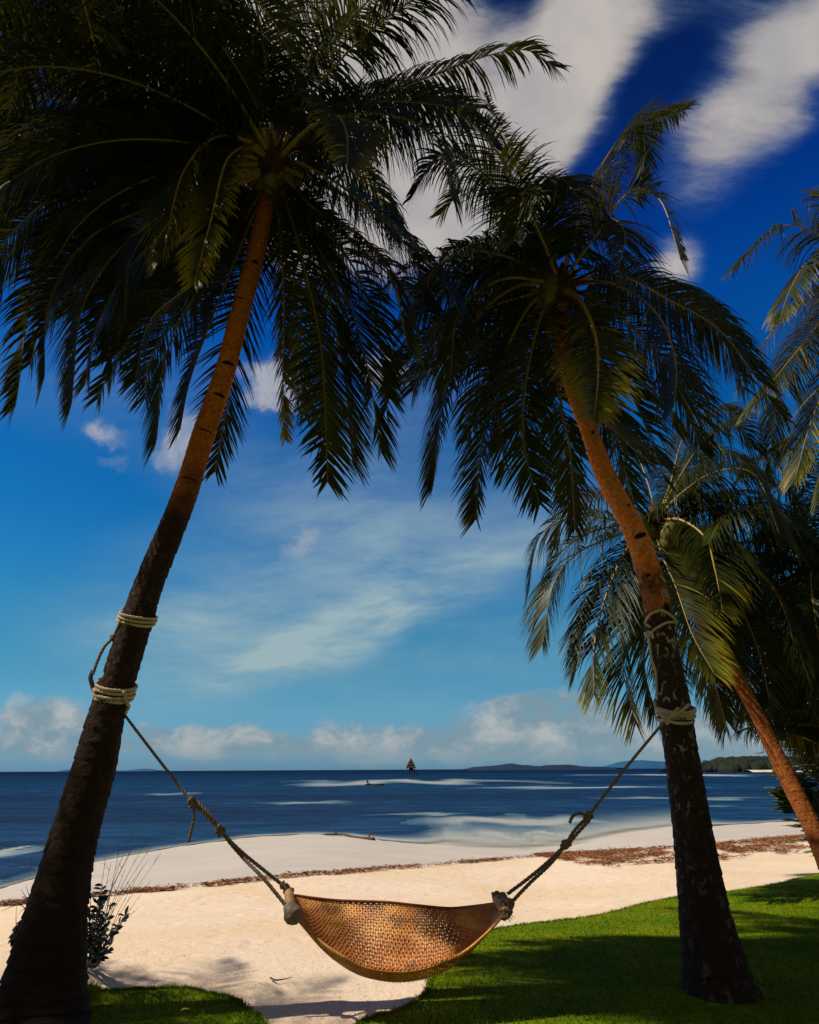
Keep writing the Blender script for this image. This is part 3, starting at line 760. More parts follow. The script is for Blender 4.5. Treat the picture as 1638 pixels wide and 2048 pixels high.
# --- palm E : crown beyond the top right edge
def side_palm(crown_px, Yc, base, label, fr, autos, mat_, seed, rb=.16):
    for i_, f_ in enumerate(fr): f_[2]['yel'] = f_[2].get('yel', .08) + .10
    c = at(crown_px[0], crown_px[1], Yc)
    e = empty('palm_tree', (base[0], base[1], ground_z(base[0], base[1]))); tag(e, label, 'palm tree', 'coconut palms on the beach')
    b = Vector((base[0], base[1], ground_z(base[0], base[1]) - .1)); md = (b + c) / 2 + Vector((base[2], 0, -.3))
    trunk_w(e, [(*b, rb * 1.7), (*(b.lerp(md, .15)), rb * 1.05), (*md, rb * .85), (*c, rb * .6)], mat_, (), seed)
    heart(e, c, .16, 3, seed, .25)
    for pts, dY, kw in fr: frond(e, ctrl_px(c, pts, Yc, dY), **kw)
    for az, el, ln, fall, kw in autos: auto_frond(e, c, az, el, ln, fall, **kw)
    return e
side_palm((1700, 590), 8.5, (7.6, 8.6, .4), 'tall palm beyond the right edge whose bright green fronds enter at the upper right', [
 ([(1660, 490), (1590, 450), (1530, 475), (1470, 535)], -.3, dict(L=.75, droop=.5, seed=91)),
 ([(1670, 520), (1620, 520), (1580, 580), (1560, 640)], -.8, dict(L=.7, droop=.4, yel=.2, seed=92)),
 ([(1660, 590), (1600, 610), (1540, 670), (1480, 770)], .5, dict(L=.8, droop=.45, yel=.25, seed=93)),
 ([(1680, 620), (1640, 650), (1580, 720), (1500, 820)], -.2, dict(L=.8, droop=.5, yel=.2, seed=94)),
 ([(1700, 680), (1650, 780), (1620, 850), (1590, 960)], -.5, dict(L=.75, droop=.2, yel=.20, seed=95)),
 ([(1690, 480), (1660, 400), (1620, 390)], .5, dict(L=.7, droop=.4, seed=96)),
 ([(1700, 700), (1680, 800), (1660, 900), (1640, 1000)], .3, dict(L=.75, droop=.2, yel=.2, seed=97))],
 [(10, 40, 4, 100, dict(seed=98)), (-50, 40, 4, 100, dict(seed=99)), (60, 50, 4, 100, dict(seed=100)), (-20, 10, 3.8, 90, dict(seed=101)), (90, 10, 3.8, 90, dict(seed=102)), (30, -10, 3.5, 70, dict(seed=103))], M['trunkD'], 31)
# --- palm F : dark crown behind palm D
rf = random.Random(12)
side_palm((1640, 1150), 10.5, (8.6, 10.4, .5), 'shaded palm behind the orange trunk with a dense dark crown hanging at the right edge', [
 ([(1600, 1080), (1540, 1060), (1470, 1100), (1430, 1200)], -.5, dict(L=.95, droop=.6, seed=111)),
 ([(1600, 1120), (1540, 1150), (1490, 1240), (1480, 1370)], -.3, dict(L=.95, droop=.5, seed=112)),
 ([(1610, 1180), (1580, 1260), (1550, 1350), (1540, 1450)], -.8, dict(L=.95, droop=.4, seed=113)),
 ([(1630, 1200), (1620, 1280), (1610, 1380), (1600, 1470)], -.5, dict(L=1.0, droop=.4, seed=114)),
 ([(1610, 1060), (1580, 980), (1540, 970), (1500, 1020)], .3, dict(L=.9, droop=.7, seed=115)),
 ([(1650, 1060), (1640, 960), (1610, 930), (1580, 960)], -.4, dict(L=.8, droop=.7, yel=.15, seed=116)),
 ([(1590, 1150), (1520, 1200), (1440, 1300), (1410, 1370)], .8, dict(L=.95, droop=.5, seed=117)),
 ([(1620, 1150), (1570, 1180), (1500, 1300), (1500, 1420)], .8, dict(L=.95, droop=.5, seed=118)),
 ([(1660, 1200), (1660, 1300), (1650, 1400), (1640, 1500)], -1., dict(L=.95, droop=.4, seed=119)),
 ([(1600, 1120), (1530, 1110), (1450, 1180), (1400, 1290)], 1.2, dict(L=.95, droop=.6, seed=120)),
 ([(1610, 1200), (1570, 1290), (1530, 1380), (1510, 1440)], .5, dict(L=.95, droop=.5, seed=121)),
 ([(1640, 1230), (1640, 1320), (1630, 1410), (1620, 1480)], .6, dict(L=1.0, droop=.4, seed=122)),
 ([(1600, 1020), (1560, 940), (1520, 920), (1480, 960)], .8, dict(L=.9, droop=.7, seed=123)),
 ([(1620, 1080), (1560, 1090), (1500, 1160), (1470, 1280)], .2, dict(L=1.0, droop=.6, seed=124)),
 ([(1640, 1040), (1620, 920), (1600, 880), (1550, 900)], .6, dict(L=.9, droop=.7, seed=125))],
 [(a, rf.uniform(0, 50), 3.8, rf.uniform(80, 110), dict(seed=130 + i, L=.9, droop=.5)) for i, a in enumerate((-170, -140, -110, -80, -40, 0, 40, 80, 110, 150, 175, -155, -125, -95))], M['trunkD'], 32)
# --- palm H : low frond coming in under the dark crown
side_palm((1740, 1500), 9.6, (7.6, 9.7, .2), 'young low palm past the right edge with yellow ribs and one frond of hanging leaflets', [
 ([(1680, 1462), (1600, 1448), (1530, 1448), (1482, 1462)], .1, dict(L=.62, droop=1.3, yel=.25, seed=151, rbase=.035)),
 ([(1690, 1510), (1640, 1490), (1590, 1470), (1560, 1480)], -.6, dict(L=.5, droop=.8, yel=.35, seed=152, rbase=.04)),
 ([(1680, 1480), (1640, 1440), (1600, 1420), (1570, 1430)], .3, dict(L=.5, droop=.6, yel=.3, seed=153)),
 ([(1700, 1540), (1660, 1560), (1640, 1600)], .2, dict(L=.5, droop=.5, yel=.1, seed=154))],
 [(0, 30, 2.8, 90, dict(seed=155)), (60, 40, 2.8, 90, dict(seed=156)), (-60, 40, 2.8, 90, dict(seed=157))], M['trunkD'], 33, .13)
# --- palm B : near neighbour beyond the left edge, it shades the left lawn and trunk
cB = Vector((-7.65, 3.6, 6.8))
B_ = empty('palm_tree', (-9.9, 3.6, 0)); tag(B_, 'neighbouring palm outside the left edge shading the near lawn', 'palm tree', 'coconut palms on the beach')
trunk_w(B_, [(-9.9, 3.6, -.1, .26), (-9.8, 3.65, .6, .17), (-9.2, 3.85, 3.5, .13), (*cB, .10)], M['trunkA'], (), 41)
heart(B_, cB, .16, 3, 9, .25)
for k in range(32):
    auto_frond(B_, cB, k * 137.5 % 360, 60 - 75 * (k / 32), rf.uniform(2.1, 2.5), 85 - 20 * k / 32, seed=200 + k, droop=.5, L=.75, dens=.04)

# --- palm G : added to shade the near lawn, crown just above the top left corner
cG = Vector((-2.75, 3.45, 7.7))
G_ = empty('palm_tree', (-4.4, 1.9, 0)); tag(G_, 'added lawn-shading palm, only its dark frond tips hanging in at the top left corner', 'palm tree', 'coconut palms on the beach')
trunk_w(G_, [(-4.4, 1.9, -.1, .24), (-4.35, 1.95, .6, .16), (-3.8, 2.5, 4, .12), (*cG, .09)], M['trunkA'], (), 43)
heart(G_, cG, .15, 3, 12, .25)
for k in range(24):
    auto_frond(G_, cG, k * 137.5 % 360, 55 - 70 * (k / 24), rf.uniform(2.1, 2.5), 80 - 15 * k / 24, seed=400 + k, droop=.5, L=.68)

# ------------------------------------------------------------ hammock
HM = empty('hammock', at(795, 1968, 4.8)); tag(HM, 'woven rattan hammock slung on knotted ropes between the two front palms', 'hammock')
back = crom([(588, 1792, 5.02), (630, 1798, 5.04), (683, 1803, 5.07), (771, 1806, 5.10), (830, 1812, 5.12), (896, 1818, 5.13), (940, 1815, 5.14), (994, 1808, 5.12)], 200)
front = crom([(592, 1836, 4.78), (646, 1887, 4.72), (690, 1915, 4.69), (735, 1936, 4.67), (793, 1944, 4.66), (852, 1937, 4.67), (921, 1909, 4.72), (972, 1868, 4.78), (1003, 1835, 4.84)], 200)
BK = np.array([tuple(at(*p)) for p in back]); FR = np.array([tuple(at(*p)) for p in front])
def bed(u, v):
    v = min(1.0, max(0.0, v))
    i = u * 199; j = min(198, int(i)); t = i - j
    b = BK[j] * (1 - t) + BK[j + 1] * t; f = FR[j] * (1 - t) + FR[j + 1] * t
    p = b * (1 - v) + f * v
    w = max(0, math.sin(math.pi * u)) ** .8
    sag = .15 * w * math.sin(math.pi * v ** 1.5) + .01 * math.sin(v * 9 + u * 4)
    p = p - np.array((0, 0, sag)); p[1] -= .0
    return p
mb = MB()
NU, NV = 112, 33
def bednormal(u, v):
    e = .004; a = bed(min(1, u + e), v) - bed(max(0, u - e), v); b = bed(u, min(1, v + e)) - bed(u, max(0, v - e))
    n = np.cross(a, b); return n / (np.linalg.norm(n) + 1e-9)
def strip(mb, pts, nrm, half, th):
    """flat cane strip with thickness along pts"""
    pts = np.array(pts); T = np.gradient(pts, axis=0); T /= np.linalg.norm(T, axis=1)[:, None] + 1e-9
    vs = []
    for p, t, n in zip(pts, T, nrm):
        s_ = np.cross(t, n); s_ /= np.linalg.norm(s_) + 1e-9; n2 = np.cross(s_, t)
        vs += [p + s_ * half + n2 * th * .3, p + n2 * th, p - s_ * half + n2 * th * .3, p - s_ * half - n2 * th * .3, p - n2 * th, p + s_ * half - n2 * th * .3]
    n = len(pts); fs = []
    for i in range(n - 1):
        for j in range(6):
            k = (j + 1) % 6; fs.append((i * 6 + j, i * 6 + k, (i + 1) * 6 + k, (i + 1) * 6 + j))
    fs.append(tuple(range(5, -1, -1))); fs.append(tuple((n - 1) * 6 + j for j in range(6)))
    mb.add(vs, fs)
rh = random.Random(5)
for i in range(NU):   # cross strands
    u0_ = (i + .5) / NU; pts = []; nr = []
    for j in range(45):
        v = j / 44; u = u0_ + .0012 * math.sin(j * 1.3 + i * 2)
        n_ = bednormal(u, v)
        pts.append(bed(u, v) + n_ * .0035 * math.sin(v * NV * math.pi + (i % 2) * math.pi)); nr.append(n_)
    strip(mb, pts, nr, 0.0054 * rh.uniform(.85, 1.15), .0026)
for j in range(NV + 1):   # long strands, woven over and under
    v = (j + .0) / NV
    for dv in (0,):
        pts = []; nr = []
        for i in range(340):
            u = i / 339; n_ = bednormal(u, v)
            pts.append(bed(u, min(1, v + .004 * math.sin(u * NU * 1.57))) + n_ * .0045 * math.sin(u * NU * math.pi + (j % 2) * math.pi)); nr.append(n_)
        strip(mb, pts, nr, .0061, .0028)
mb.build('woven_bed', M['wicker'], HM)
mb = MB(); tube(mb, BK[::3] + (0, 0, .004), .009, 8); mb.build('edge_binding', M['redrim'], HM)
mb = MB(); rope(mb, FR, .0085, .03); mb.build('edge_binding', M['wicker'], HM)
# wrapped end bars
def bar(p0, p1, r):
    mb = MB(); p0 = np.array(p0); p1 = np.array(p1)
    tube(mb, np.linspace(p0, p1, 10), r * .8, 10)
    ax = p1 - p0; ln = np.linalg.norm(ax); ax /= ln
    e1 = np.cross(ax, (0, 0, 1)); e1 /= np.linalg.norm(e1); e2 = np.cross(ax, e1); n = 170; tr = ln / (r * 1.1)
    pts = [p0 + ax * ln * i / n + (e1 * math.cos(i / n * tr * 6.283) + e2 * math.sin(i / n * tr * 6.283)) * r for i in range(n + 1)]
    tube(mb, pts, r * .42, 5)
    return mb.build('spreader_bar', M['cane'], HM)
lb, lf = at(577, 1782, 5.06), at(585, 1828, 4.74)
rb_, rf_ = at(994, 1797, 5.16), at(1012, 1825, 4.82)
bar(lb, lf, .022); bar(rb_, rf_, .024)
# lumpy cloth knob on the front left corner
mb = MB(); c = np.array(lf); n = 12; axk = (np.array(lb) - np.array(lf)); axk /= np.linalg.norm(axk)
axk = np.array((.55, -.35, -.75)); axk /= np.linalg.norm(axk)
kp = np.linspace(c - axk * .065, c + axk * .06, n)
tube(mb, kp, [max(.006, r_) for r_ in (.022, .034, .038, .044, .05, .052, .054, .053, .05, .042, .03, .008)], 16)
for v_i, v_ in enumerate(mb.v):
    q = np.array(v_); d_ = q - c; nn = 1 + .16 * noise.noise(Vector(tuple(q * 28))) + .07 * noise.noise(Vector(tuple(q * 70))); mb.v[v_i] = tuple(c + d_ * nn)
mb.build('corner_wrapping', M['knob'], HM)
mb = MB(); knot(mb, lb, .022, .010, 3, (1, 0, -.6)); knot(mb, at(568, 1772, 5.04), .016, .010, 4, (1, 0, -.6)); mb.build('corner_knot', M['ropeg'], HM)
mb = MB(); knot(mb, at(996, 1793, 5.14), .026, .011, 5, (1, 0, .3)); knot(mb, at(1006, 1797, 5.05), .024, .010, 9, (.4, 1, .3)); mb.build('corner_knot', M['ropeg'], HM)
mb = MB(); knot(mb, at(1014, 1812, 4.86), .032, .012, 6, (.2, .3, 1)); knot(mb, at(1011, 1828, 4.84), .026, .011, 8, (.5, .3, 1)); mb.build('corner_knot', M['ropeg'], HM)
mb = MB(); 
for k in range(18):
    p = np.array(at(1010, 1832, 4.86)); d = np.array((rh.uniform(.0, 1), rh.uniform(-.5, .3), rh.uniform(-.5, .4))); ln = rh.uniform(.03, .07)
    tube(mb, crom([p, p + d * ln * .6, p + d * ln - np.array((0, 0, .02))], 5), .0012, 4)
mb.build('frayed_end', M['cane'], HM)

def trunk_at(pts, py):
    """trunk centre, radius, axis at photo height py"""
    C = np.array([(*at(p[0], p[1], p[2]), p[3] / 2 * axial(at(p[0], p[1], p[2])) / F, p[1]) for p in pts]); C = crom(C, 400)
    i = int(np.argmin(np.abs(C[:, 4] - py))); i = max(1, min(i, 398))
    ax = C[i + 1, :3] - C[i - 1, :3]; ax /= np.linalg.norm(ax)
    return C[i, :3], C[i, 3], ax
def coil(mb, pts, py, turns, rr, gapf=1.02, tilt=(0, 0, 0), grow=1.05, start=0.0, wob=.004):
    c, r, ax = trunk_at(pts, py); n_ = ax + np.array(tilt); n_ /= np.linalg.norm(n_)
    e1 = np.cross(n_, (0, 1, 0)); e1 /= np.linalg.norm(e1); e2 = np.cross(n_, e1)
    P = []; N = int(60 * turns)
    for i in range(N + 1):
        t = i / 60 * 2 * math.pi + start
        q = e1 * math.cos(t) + e2 * math.sin(t)
        # stay outside the leaning trunk
        P.append(c + n_ * (i / 60 - turns / 2) * rr * 2 * gapf + q * (r * grow + rr * .9 + wob * math.sin(t * 3.3)))
    rope(mb, P, rr)
    return P
rr = .0115
# left suspension rope: coil on palm A (lower), line, knots, two legs
LR = empty('suspension_rope', (0, 0, 0)); LR.parent = HM; 
LR.location = at(225, 1384, 5.0) - Vector(HM.location)
mb = MB()
coil(mb, A_pts, 1372, 2.0, rr, 1.1, (.06, -.36, 0)); coil(mb, A_pts, 1389, 2.0, rr, 1.05, (.04, -.38, 0), start=1)
cc, r_, ax_ = trunk_at(A_pts, 1400)
rope(mb, crom([cc + (r_ * 1.02, -.11, .05), cc + (r_ * 1.12, -.06, -.03), at(258, 1412, 4.98), at(250, 1428, 4.98)], 30), rr)
mb.build('coil', M['rope'], LR)
mb = MB(); k1 = at(384, 1604, 4.92); k2 = at(440, 1661, 4.90)
rope(mb, crom([at(246, 1422, 5.02), at(254, 1436, 5.0), at(318, 1520, 4.96), k1], 40), .0098)
rope(mb, crom([k1, at(412, 1630, 4.91), k2], 20), rr); rope(mb, crom([k1 + Vector((.02, 0, .01)), at(417, 1627, 4.9), k2 + Vector((.005, 0, .01))], 20), rr)
k3 = at(484, 1706, 4.93)
rope(mb, crom([k2, k3 + Vector((0, 0, .004)), at(565, 1770, 5.04)], 30), rr); rope(mb, crom([k2, k3 + Vector((0, -.01, -.016)), at(530, 1760, 4.8), lf], 30), rr)
mb.build('line', M['ropeg'], LR)
mb = MB(); knot(mb, k1, .022, .011, 11, (.6, 0, -1)); mb.build('knot', M['ropeg'], LR)
mb = MB(); knot(mb, k2, .023, .011, 12, (.8, 0, -.8)); mb.build('knot', M['ropeg'], LR)
mb = MB(); rope(mb, crom([at(388, 1612, 4.91), at(387, 1640, 4.91), at(377, 1684, 4.91)], 16), .0105); mb.build('rope_tail', M['ropeg'], LR)
# right suspension rope
RR_ = empty('suspension_rope', (0, 0, 0)); RR_.parent = HM; RR_.location = at(1345, 1430, 5.4) - Vector(HM.location)
mb = MB(); coil(mb, C_pts, 1420, 2.5, rr, 1.0, (.06, -.42, 0)); coil(mb, C_pts, 1412, 1.0, rr, 1.0, (.10, -.5, 0), grow=1.12)
c_, r_, ax_ = trunk_at(C_pts, 1432)
kk = at(1331, 1440, 5.30)
rope(mb, crom([at(1378, 1409, 5.34), at(1360, 1424, 5.28), kk], 24), rr); rope(mb, crom([at(1357, 1416, 5.30), at(1343, 1430, 5.28), kk], 24), rr)
rope(mb, crom([kk, at(1352, 1446, 5.27), at(1375, 1447, 5.32), at(1387, 1442, 5.42), at(1380, 1436, 5.6)], 40), rr)
rope(mb, crom([kk, at(1318, 1440, 5.36), at(1314, 1436, 5.46), at(1322, 1434, 5.58)], 30), rr)
mb.build('coil', M['rope'], RR_)
mb = MB(); knot(mb, kk, .020, rr, 14, (1, 0, -.6)); mb.build('knot', M['rope'], RR_)
q1 = at(1176, 1633, 5.05); q2 = at(1131, 1690, 5.03)
mb = MB(); rope(mb, crom([kk, at(1250, 1538, 5.15), q1], 40), .0105)
rope(mb, crom([q1, at(1150, 1660, 5.04), q2], 20), rr); rope(mb, crom([q1 + Vector((.01, 0, -.02)), at(1158, 1663, 5.03), q2 + Vector((.01, 0, -.004))], 20), rr)
q3 = at(1098, 1722, 5.03)
rope(mb, crom([q2, q3, at(1060, 1754, 5.08), at(1015, 1788, 5.12)], 30), rr); rope(mb, crom([q2, q3 + Vector((.004, 0, -.02)), at(1060, 1766, 4.95), at(1022, 1806, 4.86)], 30), rr)
mb.build('line', M['ropeg'], RR_)
mb = MB(); knot(mb, q1, .020, .011, 15, (.7, 0, .8)); mb.build('knot', M['ropeg'], RR_)
mb = MB(); knot(mb, q2, .021, .011, 16, (.7, 0, .8)); mb.build('knot', M['ropeg'], RR_)
mb = MB(); rope(mb, crom([q1, at(1160, 1626, 5.0), at(1146, 1632, 4.98), at(1139, 1646, 4.98)], 20), .011); mb.build('rope_tail', M['ropeg'], RR_)

# separate ropes tied higher on the trunks
t1 = empty('tree_rope', at(277, 1236, 4.9)); tag(t1, 'rope wound round the left palm above the hammock rope, loose loop on dark strap', 'rope')
mb = MB(); coil(mb, A_pts, 1234, 3.0, .0105, 1.25, (.08, -.34, 0)); mb.build('coil', M['rope'], t1)
kk1 = at(226, 1276, 4.95)
mb = MB(); rope(mb, crom([at(243, 1238, 4.92), at(234, 1258, 4.93), kk1], 16), .009)
rope(mb, crom([kk1, at(208, 1295, 4.93), at(194, 1325, 4.93), at(186, 1348, 4.93)], 24), .0105); mb.build('loose_line', M['ropeg'], t1)
mb = MB(); knot(mb, kk1, .014, .009, 18); mb.build('knot', M['ropeg'], t1)
mb = MB(); p = [np.array(at(*q)) for q in ((187, 1340, 4.93), (181, 1354, 4.93), (184, 1368, 4.93), (191, 1390, 4.93))]
P_ = crom(p, 14); strip(mb, P_, [np.array((0.2, 1, 0))] * 14, .017, .003); mb.build('strap', M['strap'], t1)
t2 = empty('tree_rope', at(1321, 1250, 5.3)); tag(t2, 'pale rope looped once round the lichened right palm and knotted on its left side', 'rope')
mb = MB(); c_, r_, ax_ = trunk_at(C_pts, 1250)
kt = at(1296, 1268, 5.36)
lp = [at(1318, 1262, 5.33), at(1300, 1254, 5.36), at(1291, 1245, 5.44), at(1300, 1229, 5.36), at(1321, 1221, 5.33), at(1338, 1228, 5.35), at(1351, 1242, 5.42), at(1350, 1250, 5.46), at(1345, 1258, 5.60)]
rope(mb, crom([tuple(x) for x in lp[1:]], 60), .0098)
rope(mb, crom([tuple(at(1351, 1245, 5.44)), tuple(at(1335, 1245, 5.36)), tuple(at(1318, 1253, 5.32)), tuple(kt)], 40), .0098); mb.build('loop', M['rope'], t2)
mb = MB(); knot(mb, kt, .017, .0098, 21, (1, 0, .5)); rope(mb, crom([tuple(kt), tuple(at(1303, 1264, 5.30)), tuple(at(1306, 1277, 5.29))], 12), .0095); mb.build('knot', M['rope'], t2)
mb = MB(); rope(mb, crom([tuple(kt), tuple(at(1299, 1290, 5.36)), tuple(at(1303, 1320, 5.37)), tuple(at(1311, 1345, 5.42)), tuple(at(1314, 1400, 5.44))], 40), .0095); mb.build('rope_tail', M['rope'], t2)

# ------------------------------------------------------------ shrub and twigs beside the left palm
def leafblade(mb, p, d, ln, w, up=(0, 0, 1), fold=.2):
    p = np.array(p); d = np.array(d, dtype=float); d /= np.linalg.norm(d) + 1e-9
    s_ = np.cross(d, up); s_ /= np.linalg.norm(s_) + 1e-9; n_ = np.cross(s_, d)
    pr = ((0, .08), (.25, .75), (.5, 1), (.75, .72), (1, .0)); vs = []
    for t, k in pr:
        c_ = p + d * ln * t - n_ * .12 * ln * t * t
        vs += [c_ + s_ * w * k + n_ * w * k * fold, c_, c_ - s_ * w * k + n_ * w * k * fold]
    fs = []
    for i in range(4):
        a = i * 3; fs += [(a, a + 1, a + 4, a + 3), (a + 1, a + 2, a + 5, a + 4)]
    mb.add(vs, fs)
g = on_z(178, 1935, .02)
SH = empty('shrub', (g.x, g.y, .02)); tag(SH, 'dark small leaved shrub growing against the foot of the left palm', 'shrub')
rs = random.Random(21); ml = MB(); ms = MB()
ends = [(205, 1770), (195, 1800), (222, 1805), (240, 1850), (212, 1830), (185, 1835), (228, 1880), (200, 1860), (216, 1900), (186, 1880), (250, 1832), (182, 1790), (196, 1905), (36, 1860), (28, 1875), (208, 1788)]
for k, (ex, ey) in enumerate(ends):
    Yk = 5.1 + rs.uniform(-.12, .12)
    b = g + Vector((rs.uniform(-.03, .05), rs.uniform(-.05, .05), 0)) if ex > 100 else Vector(at(60, 1830, 5.15))
    e = at(ex, ey, Yk); md = (b + e) / 2 + Vector((rs.uniform(-.03, .03), 0, rs.uniform(-.02, .03)))
    P_ = crom([tuple(b), tuple(md), tuple(e)], 24)
    tube(ms, P_, np.linspace(.006, .002, 24), 5)
    for i in range(7, 24):
        if rs.random() < .75:
            for _ in range(2):
                a = rs.random() * 6.28; d = (P_[i] - P_[i - 1]); d /= np.linalg.norm(d)
                d = d * .8 + np.array((math.cos(a), math.sin(a) * .8, rs.uniform(-.4, .5))) * .8
                leafblade(ml, P_[i], d, rs.uniform(.04, .065), rs.uniform(.009, .014), up=(rs.uniform(-.5, .5), -.6, rs.uniform(.1, 1)))
ml.build('foliage', M['shrub'], SH, smooth=False); ms.build('stem', M['twig'], SH)
TW = empty('dry_twigs', tuple(on_z(190, 1935, .02))); tag(TW, 'tuft of thin leafless twigs rising behind the shrub by the left trunk', 'twigs')
for k, (ex, ey) in enumerate(((270, 1652), (300, 1668), (305, 1688), (322, 1706), (296, 1720), (262, 1700), (240, 1690), (250, 1738), (302, 1760), (278, 1815), (285, 1735), (212, 1712), (268, 1690), (222, 1725), (232, 1960))):
    b = g + Vector((rs.uniform(0, .06), rs.uniform(0, .1), 0)); e = at(ex, ey, 5.25 + rs.uniform(-.1, .1))
    md = (b + e) / 2 + Vector((rs.uniform(-.05, .02) - .02, 0, rs.uniform(.0, .03)))
    P_ = crom([tuple(b), tuple(md), tuple(e)], 26)
    mb = MB(); tube(mb, P_, np.linspace(.0026, .0011, 26), 4)
    for i in range(8, 25, 3):
        d = P_[i] - P_[i - 1]; d /= np.linalg.norm(d); a = rs.uniform(-1, 1)
        q = P_[i] + d * .012 + np.array((a * .008, 0, .004)); tube(mb, [P_[i], q], [.0022, .0012], 4)
        if rs.random() < .2: tube(mb, [P_[i], P_[i] + d * .05 + np.array((a * .05, 0, .02))], [.0014, .0008], 4)
    mb.build('twig', M['twig'], TW)
g2 = hit(30, 1835)
T2 = empty('dry_twigs', tuple(g2)); tag(T2, 'few short bare twigs on the sand left of the left palm trunk', 'twigs')
for (ax_, ay_, bx_, by_, cx_, cy_) in ((62, 1838, 45, 1812, 20, 1800), (60, 1830, 40, 1810, 2, 1822), (66, 1808, 58, 1790, 52, 1772), (66, 1815, 52, 1795, 42, 1778), (35, 1870, 32, 1840, 33, 1812), (60, 1825, 48, 1818, 36, 1830)):
    mb = MB(); tube(mb, crom([tuple(at(ax_, ay_, 5.3)), tuple(at(bx_, by_, 5.3)), tuple(at(cx_, cy_, 5.32))], 8), np.linspace(.0035, .0012, 8), 4); mb.build('twig', M['twig'], T2)
# root tuft at the foot of palm A
mb = MB()
for k in range(700):
    q = on_z(rs.uniform(150, 205), 2000 + rs.uniform(-25, 8), 0.03); ln = rs.uniform(.02, .07)
    a = rs.random() * 6.28; p = np.array((q.x, q.y - .05, .035)); t = p + np.array((rs.uniform(-.02, .03), rs.uniform(-.02, .02), ln))
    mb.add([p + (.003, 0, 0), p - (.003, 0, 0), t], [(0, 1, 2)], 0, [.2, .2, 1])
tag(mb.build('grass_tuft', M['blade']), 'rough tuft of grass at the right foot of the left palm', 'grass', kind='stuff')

# ------------------------------------------------------------ seaweed, debris
def scrap(mb, p, ln, w, rn, curl=.6, h=.01):
    a = rn.random() * 6.28; pts = []; q = np.array(p); d = np.array((math.cos(a), math.sin(a) * .6, 0))
    for i in range(4):
        s_ = np.array((-d[1], d[0], rn.uniform(-.5, .5))); s_ /= np.linalg.norm(s_)
        pts += [q + s_ * w * (1 - .25 * i) , q - s_ * w * (1 - .25 * i)]
        a += rn.uniform(-curl, curl); d = np.array((math.cos(a), math.sin(a) * .6, rn.uniform(-.3, .4))); q = q + d * ln / 3; q[2] = max(q[2], p[2])
    mb.add(pts, [(0, 1, 3, 2), (2, 3, 5, 4), (4, 5, 7, 6)])
rw = random.Random(33)
mb = MB()
for k in range(17000):
    px = rw.uniform(-60, 1760); base = float(np.interp(px, LX, LYv))
    dn = noise.noise(Vector((px * .012, 0, 0))) + .5 * noise.noise(Vector((px * .05, 3, 0)))
    if px < 1080 and k % 2: continue
    if px < 1080:
        if rw.random() > .30 + .65 * dn: continue
        py = base + rw.gauss(0, .8) + 2.5 * noise.noise(Vector((px * .02, 7, 0))); sz = .06
    else:
        w_ = min(1, (px - 1080) / 120)
        py = base + (rw.random() ** 1.2) * 34 * w_ - 2
        if noise.noise(Vector((px * .022, py * .16, 2))) + .45 * noise.noise(Vector((px * .09, py * .4, 5))) < -.30 + .6 * ((py - base) / 34): continue
        sz = .12
    p = hit(px, py)
    for _ in range(2): scrap(mb, (p.x + rw.gauss(0, .06), p.y + rw.gauss(0, .06), p.z + rw.uniform(.015, .05)), sz * rw.uniform(.8, 2.0), .014 * rw.uniform(.6, 1.5), rw)
for k in range(260):   # faint second line just seaward
    px = rw.uniform(0, 1000); base = float(np.interp(px, LX, LYv)) - 9 + 3 * noise.noise(Vector((px * .02, 11, 0)))
    if noise.noise(Vector((px * .02, 1, 0))) < .05: continue
    p = hit(px, base + rw.gauss(0, 1)); scrap(mb, (p.x, p.y, p.z + .006), .05, .005, rw)
tag(mb.build('seaweed', M['weed'], smooth=False), 'rust brown line of dried seaweed washed up along the beach', 'seaweed', kind='stuff')
mb = MB()
for k in range(1500):
    px = rw.uniform(150, 1500); py = 1800 + rw.random() ** .7 * 245
    p = on_z(px, py, .01)
    if p.y > 9 or inside(np.array([p.x]), np.array([p.y]))[0]:
        if rw.random() < .9: continue
    if py < 1900 and rw.random() < .55: continue
    z = .012 if not inside(np.array([p.x]), np.array([p.y]))[0] else .075
    scrap(mb, (p.x, p.y, z + rw.uniform(0, .01)), rw.uniform(.008, .028), rw.uniform(.002, .004), rw)
tag(mb.build('leaf_litter', M['weed'], smooth=False), 'tiny dry flecks of leaf and weed scattered on the near sand', 'litter', kind='stuff')
# stick on the sand, fallen leaf, driftwood, pebble stones
mb = MB(); tube(mb, crom([tuple(on_z(541, 1956, .02)), tuple(on_z(552, 1960, .03)), tuple(on_z(570, 1958, .025)), tuple(on_z(584, 1954, .04))], 14), np.linspace(.007, .002, 14), 6)
tag(mb.build('stick', M['twig']), 'small dark stick lying on the sand left of the hammock shadow', 'stick')
mb = MB(); leafblade(mb, tuple(on_z(361, 2021, .085)), (1, .5, .1), .055, .014, fold=.5); tag(mb.build('fallen_leaf', M['yleaf']), 'bright yellow fallen leaf on the dark lawn beside the left palm', 'leaf')
mb = MB(); a = hit(650, 1671); b = hit(748, 1681); a.z += .05; b.z += .04
P_ = crom([tuple(a), tuple(a.lerp(b, .35) + Vector((0, .1, .04))), tuple(a.lerp(b, .7) + Vector((0, -.05, .0))), tuple(b)], 24); tube(mb, P_, np.linspace(.02, .06, 24), 7)
tube(mb, crom([tuple(P_[6]), tuple(P_[6] + (-.25, .1, .14)), tuple(P_[6] + (-.5, .1, .12))], 6), np.linspace(.02, .008, 6), 5); tube(mb, crom([tuple(P_[20]), tuple(P_[20] + (.1, 0, .18)), tuple(P_[20] + (.25, 0, .2))], 6), np.linspace(.03, .008, 6), 5)
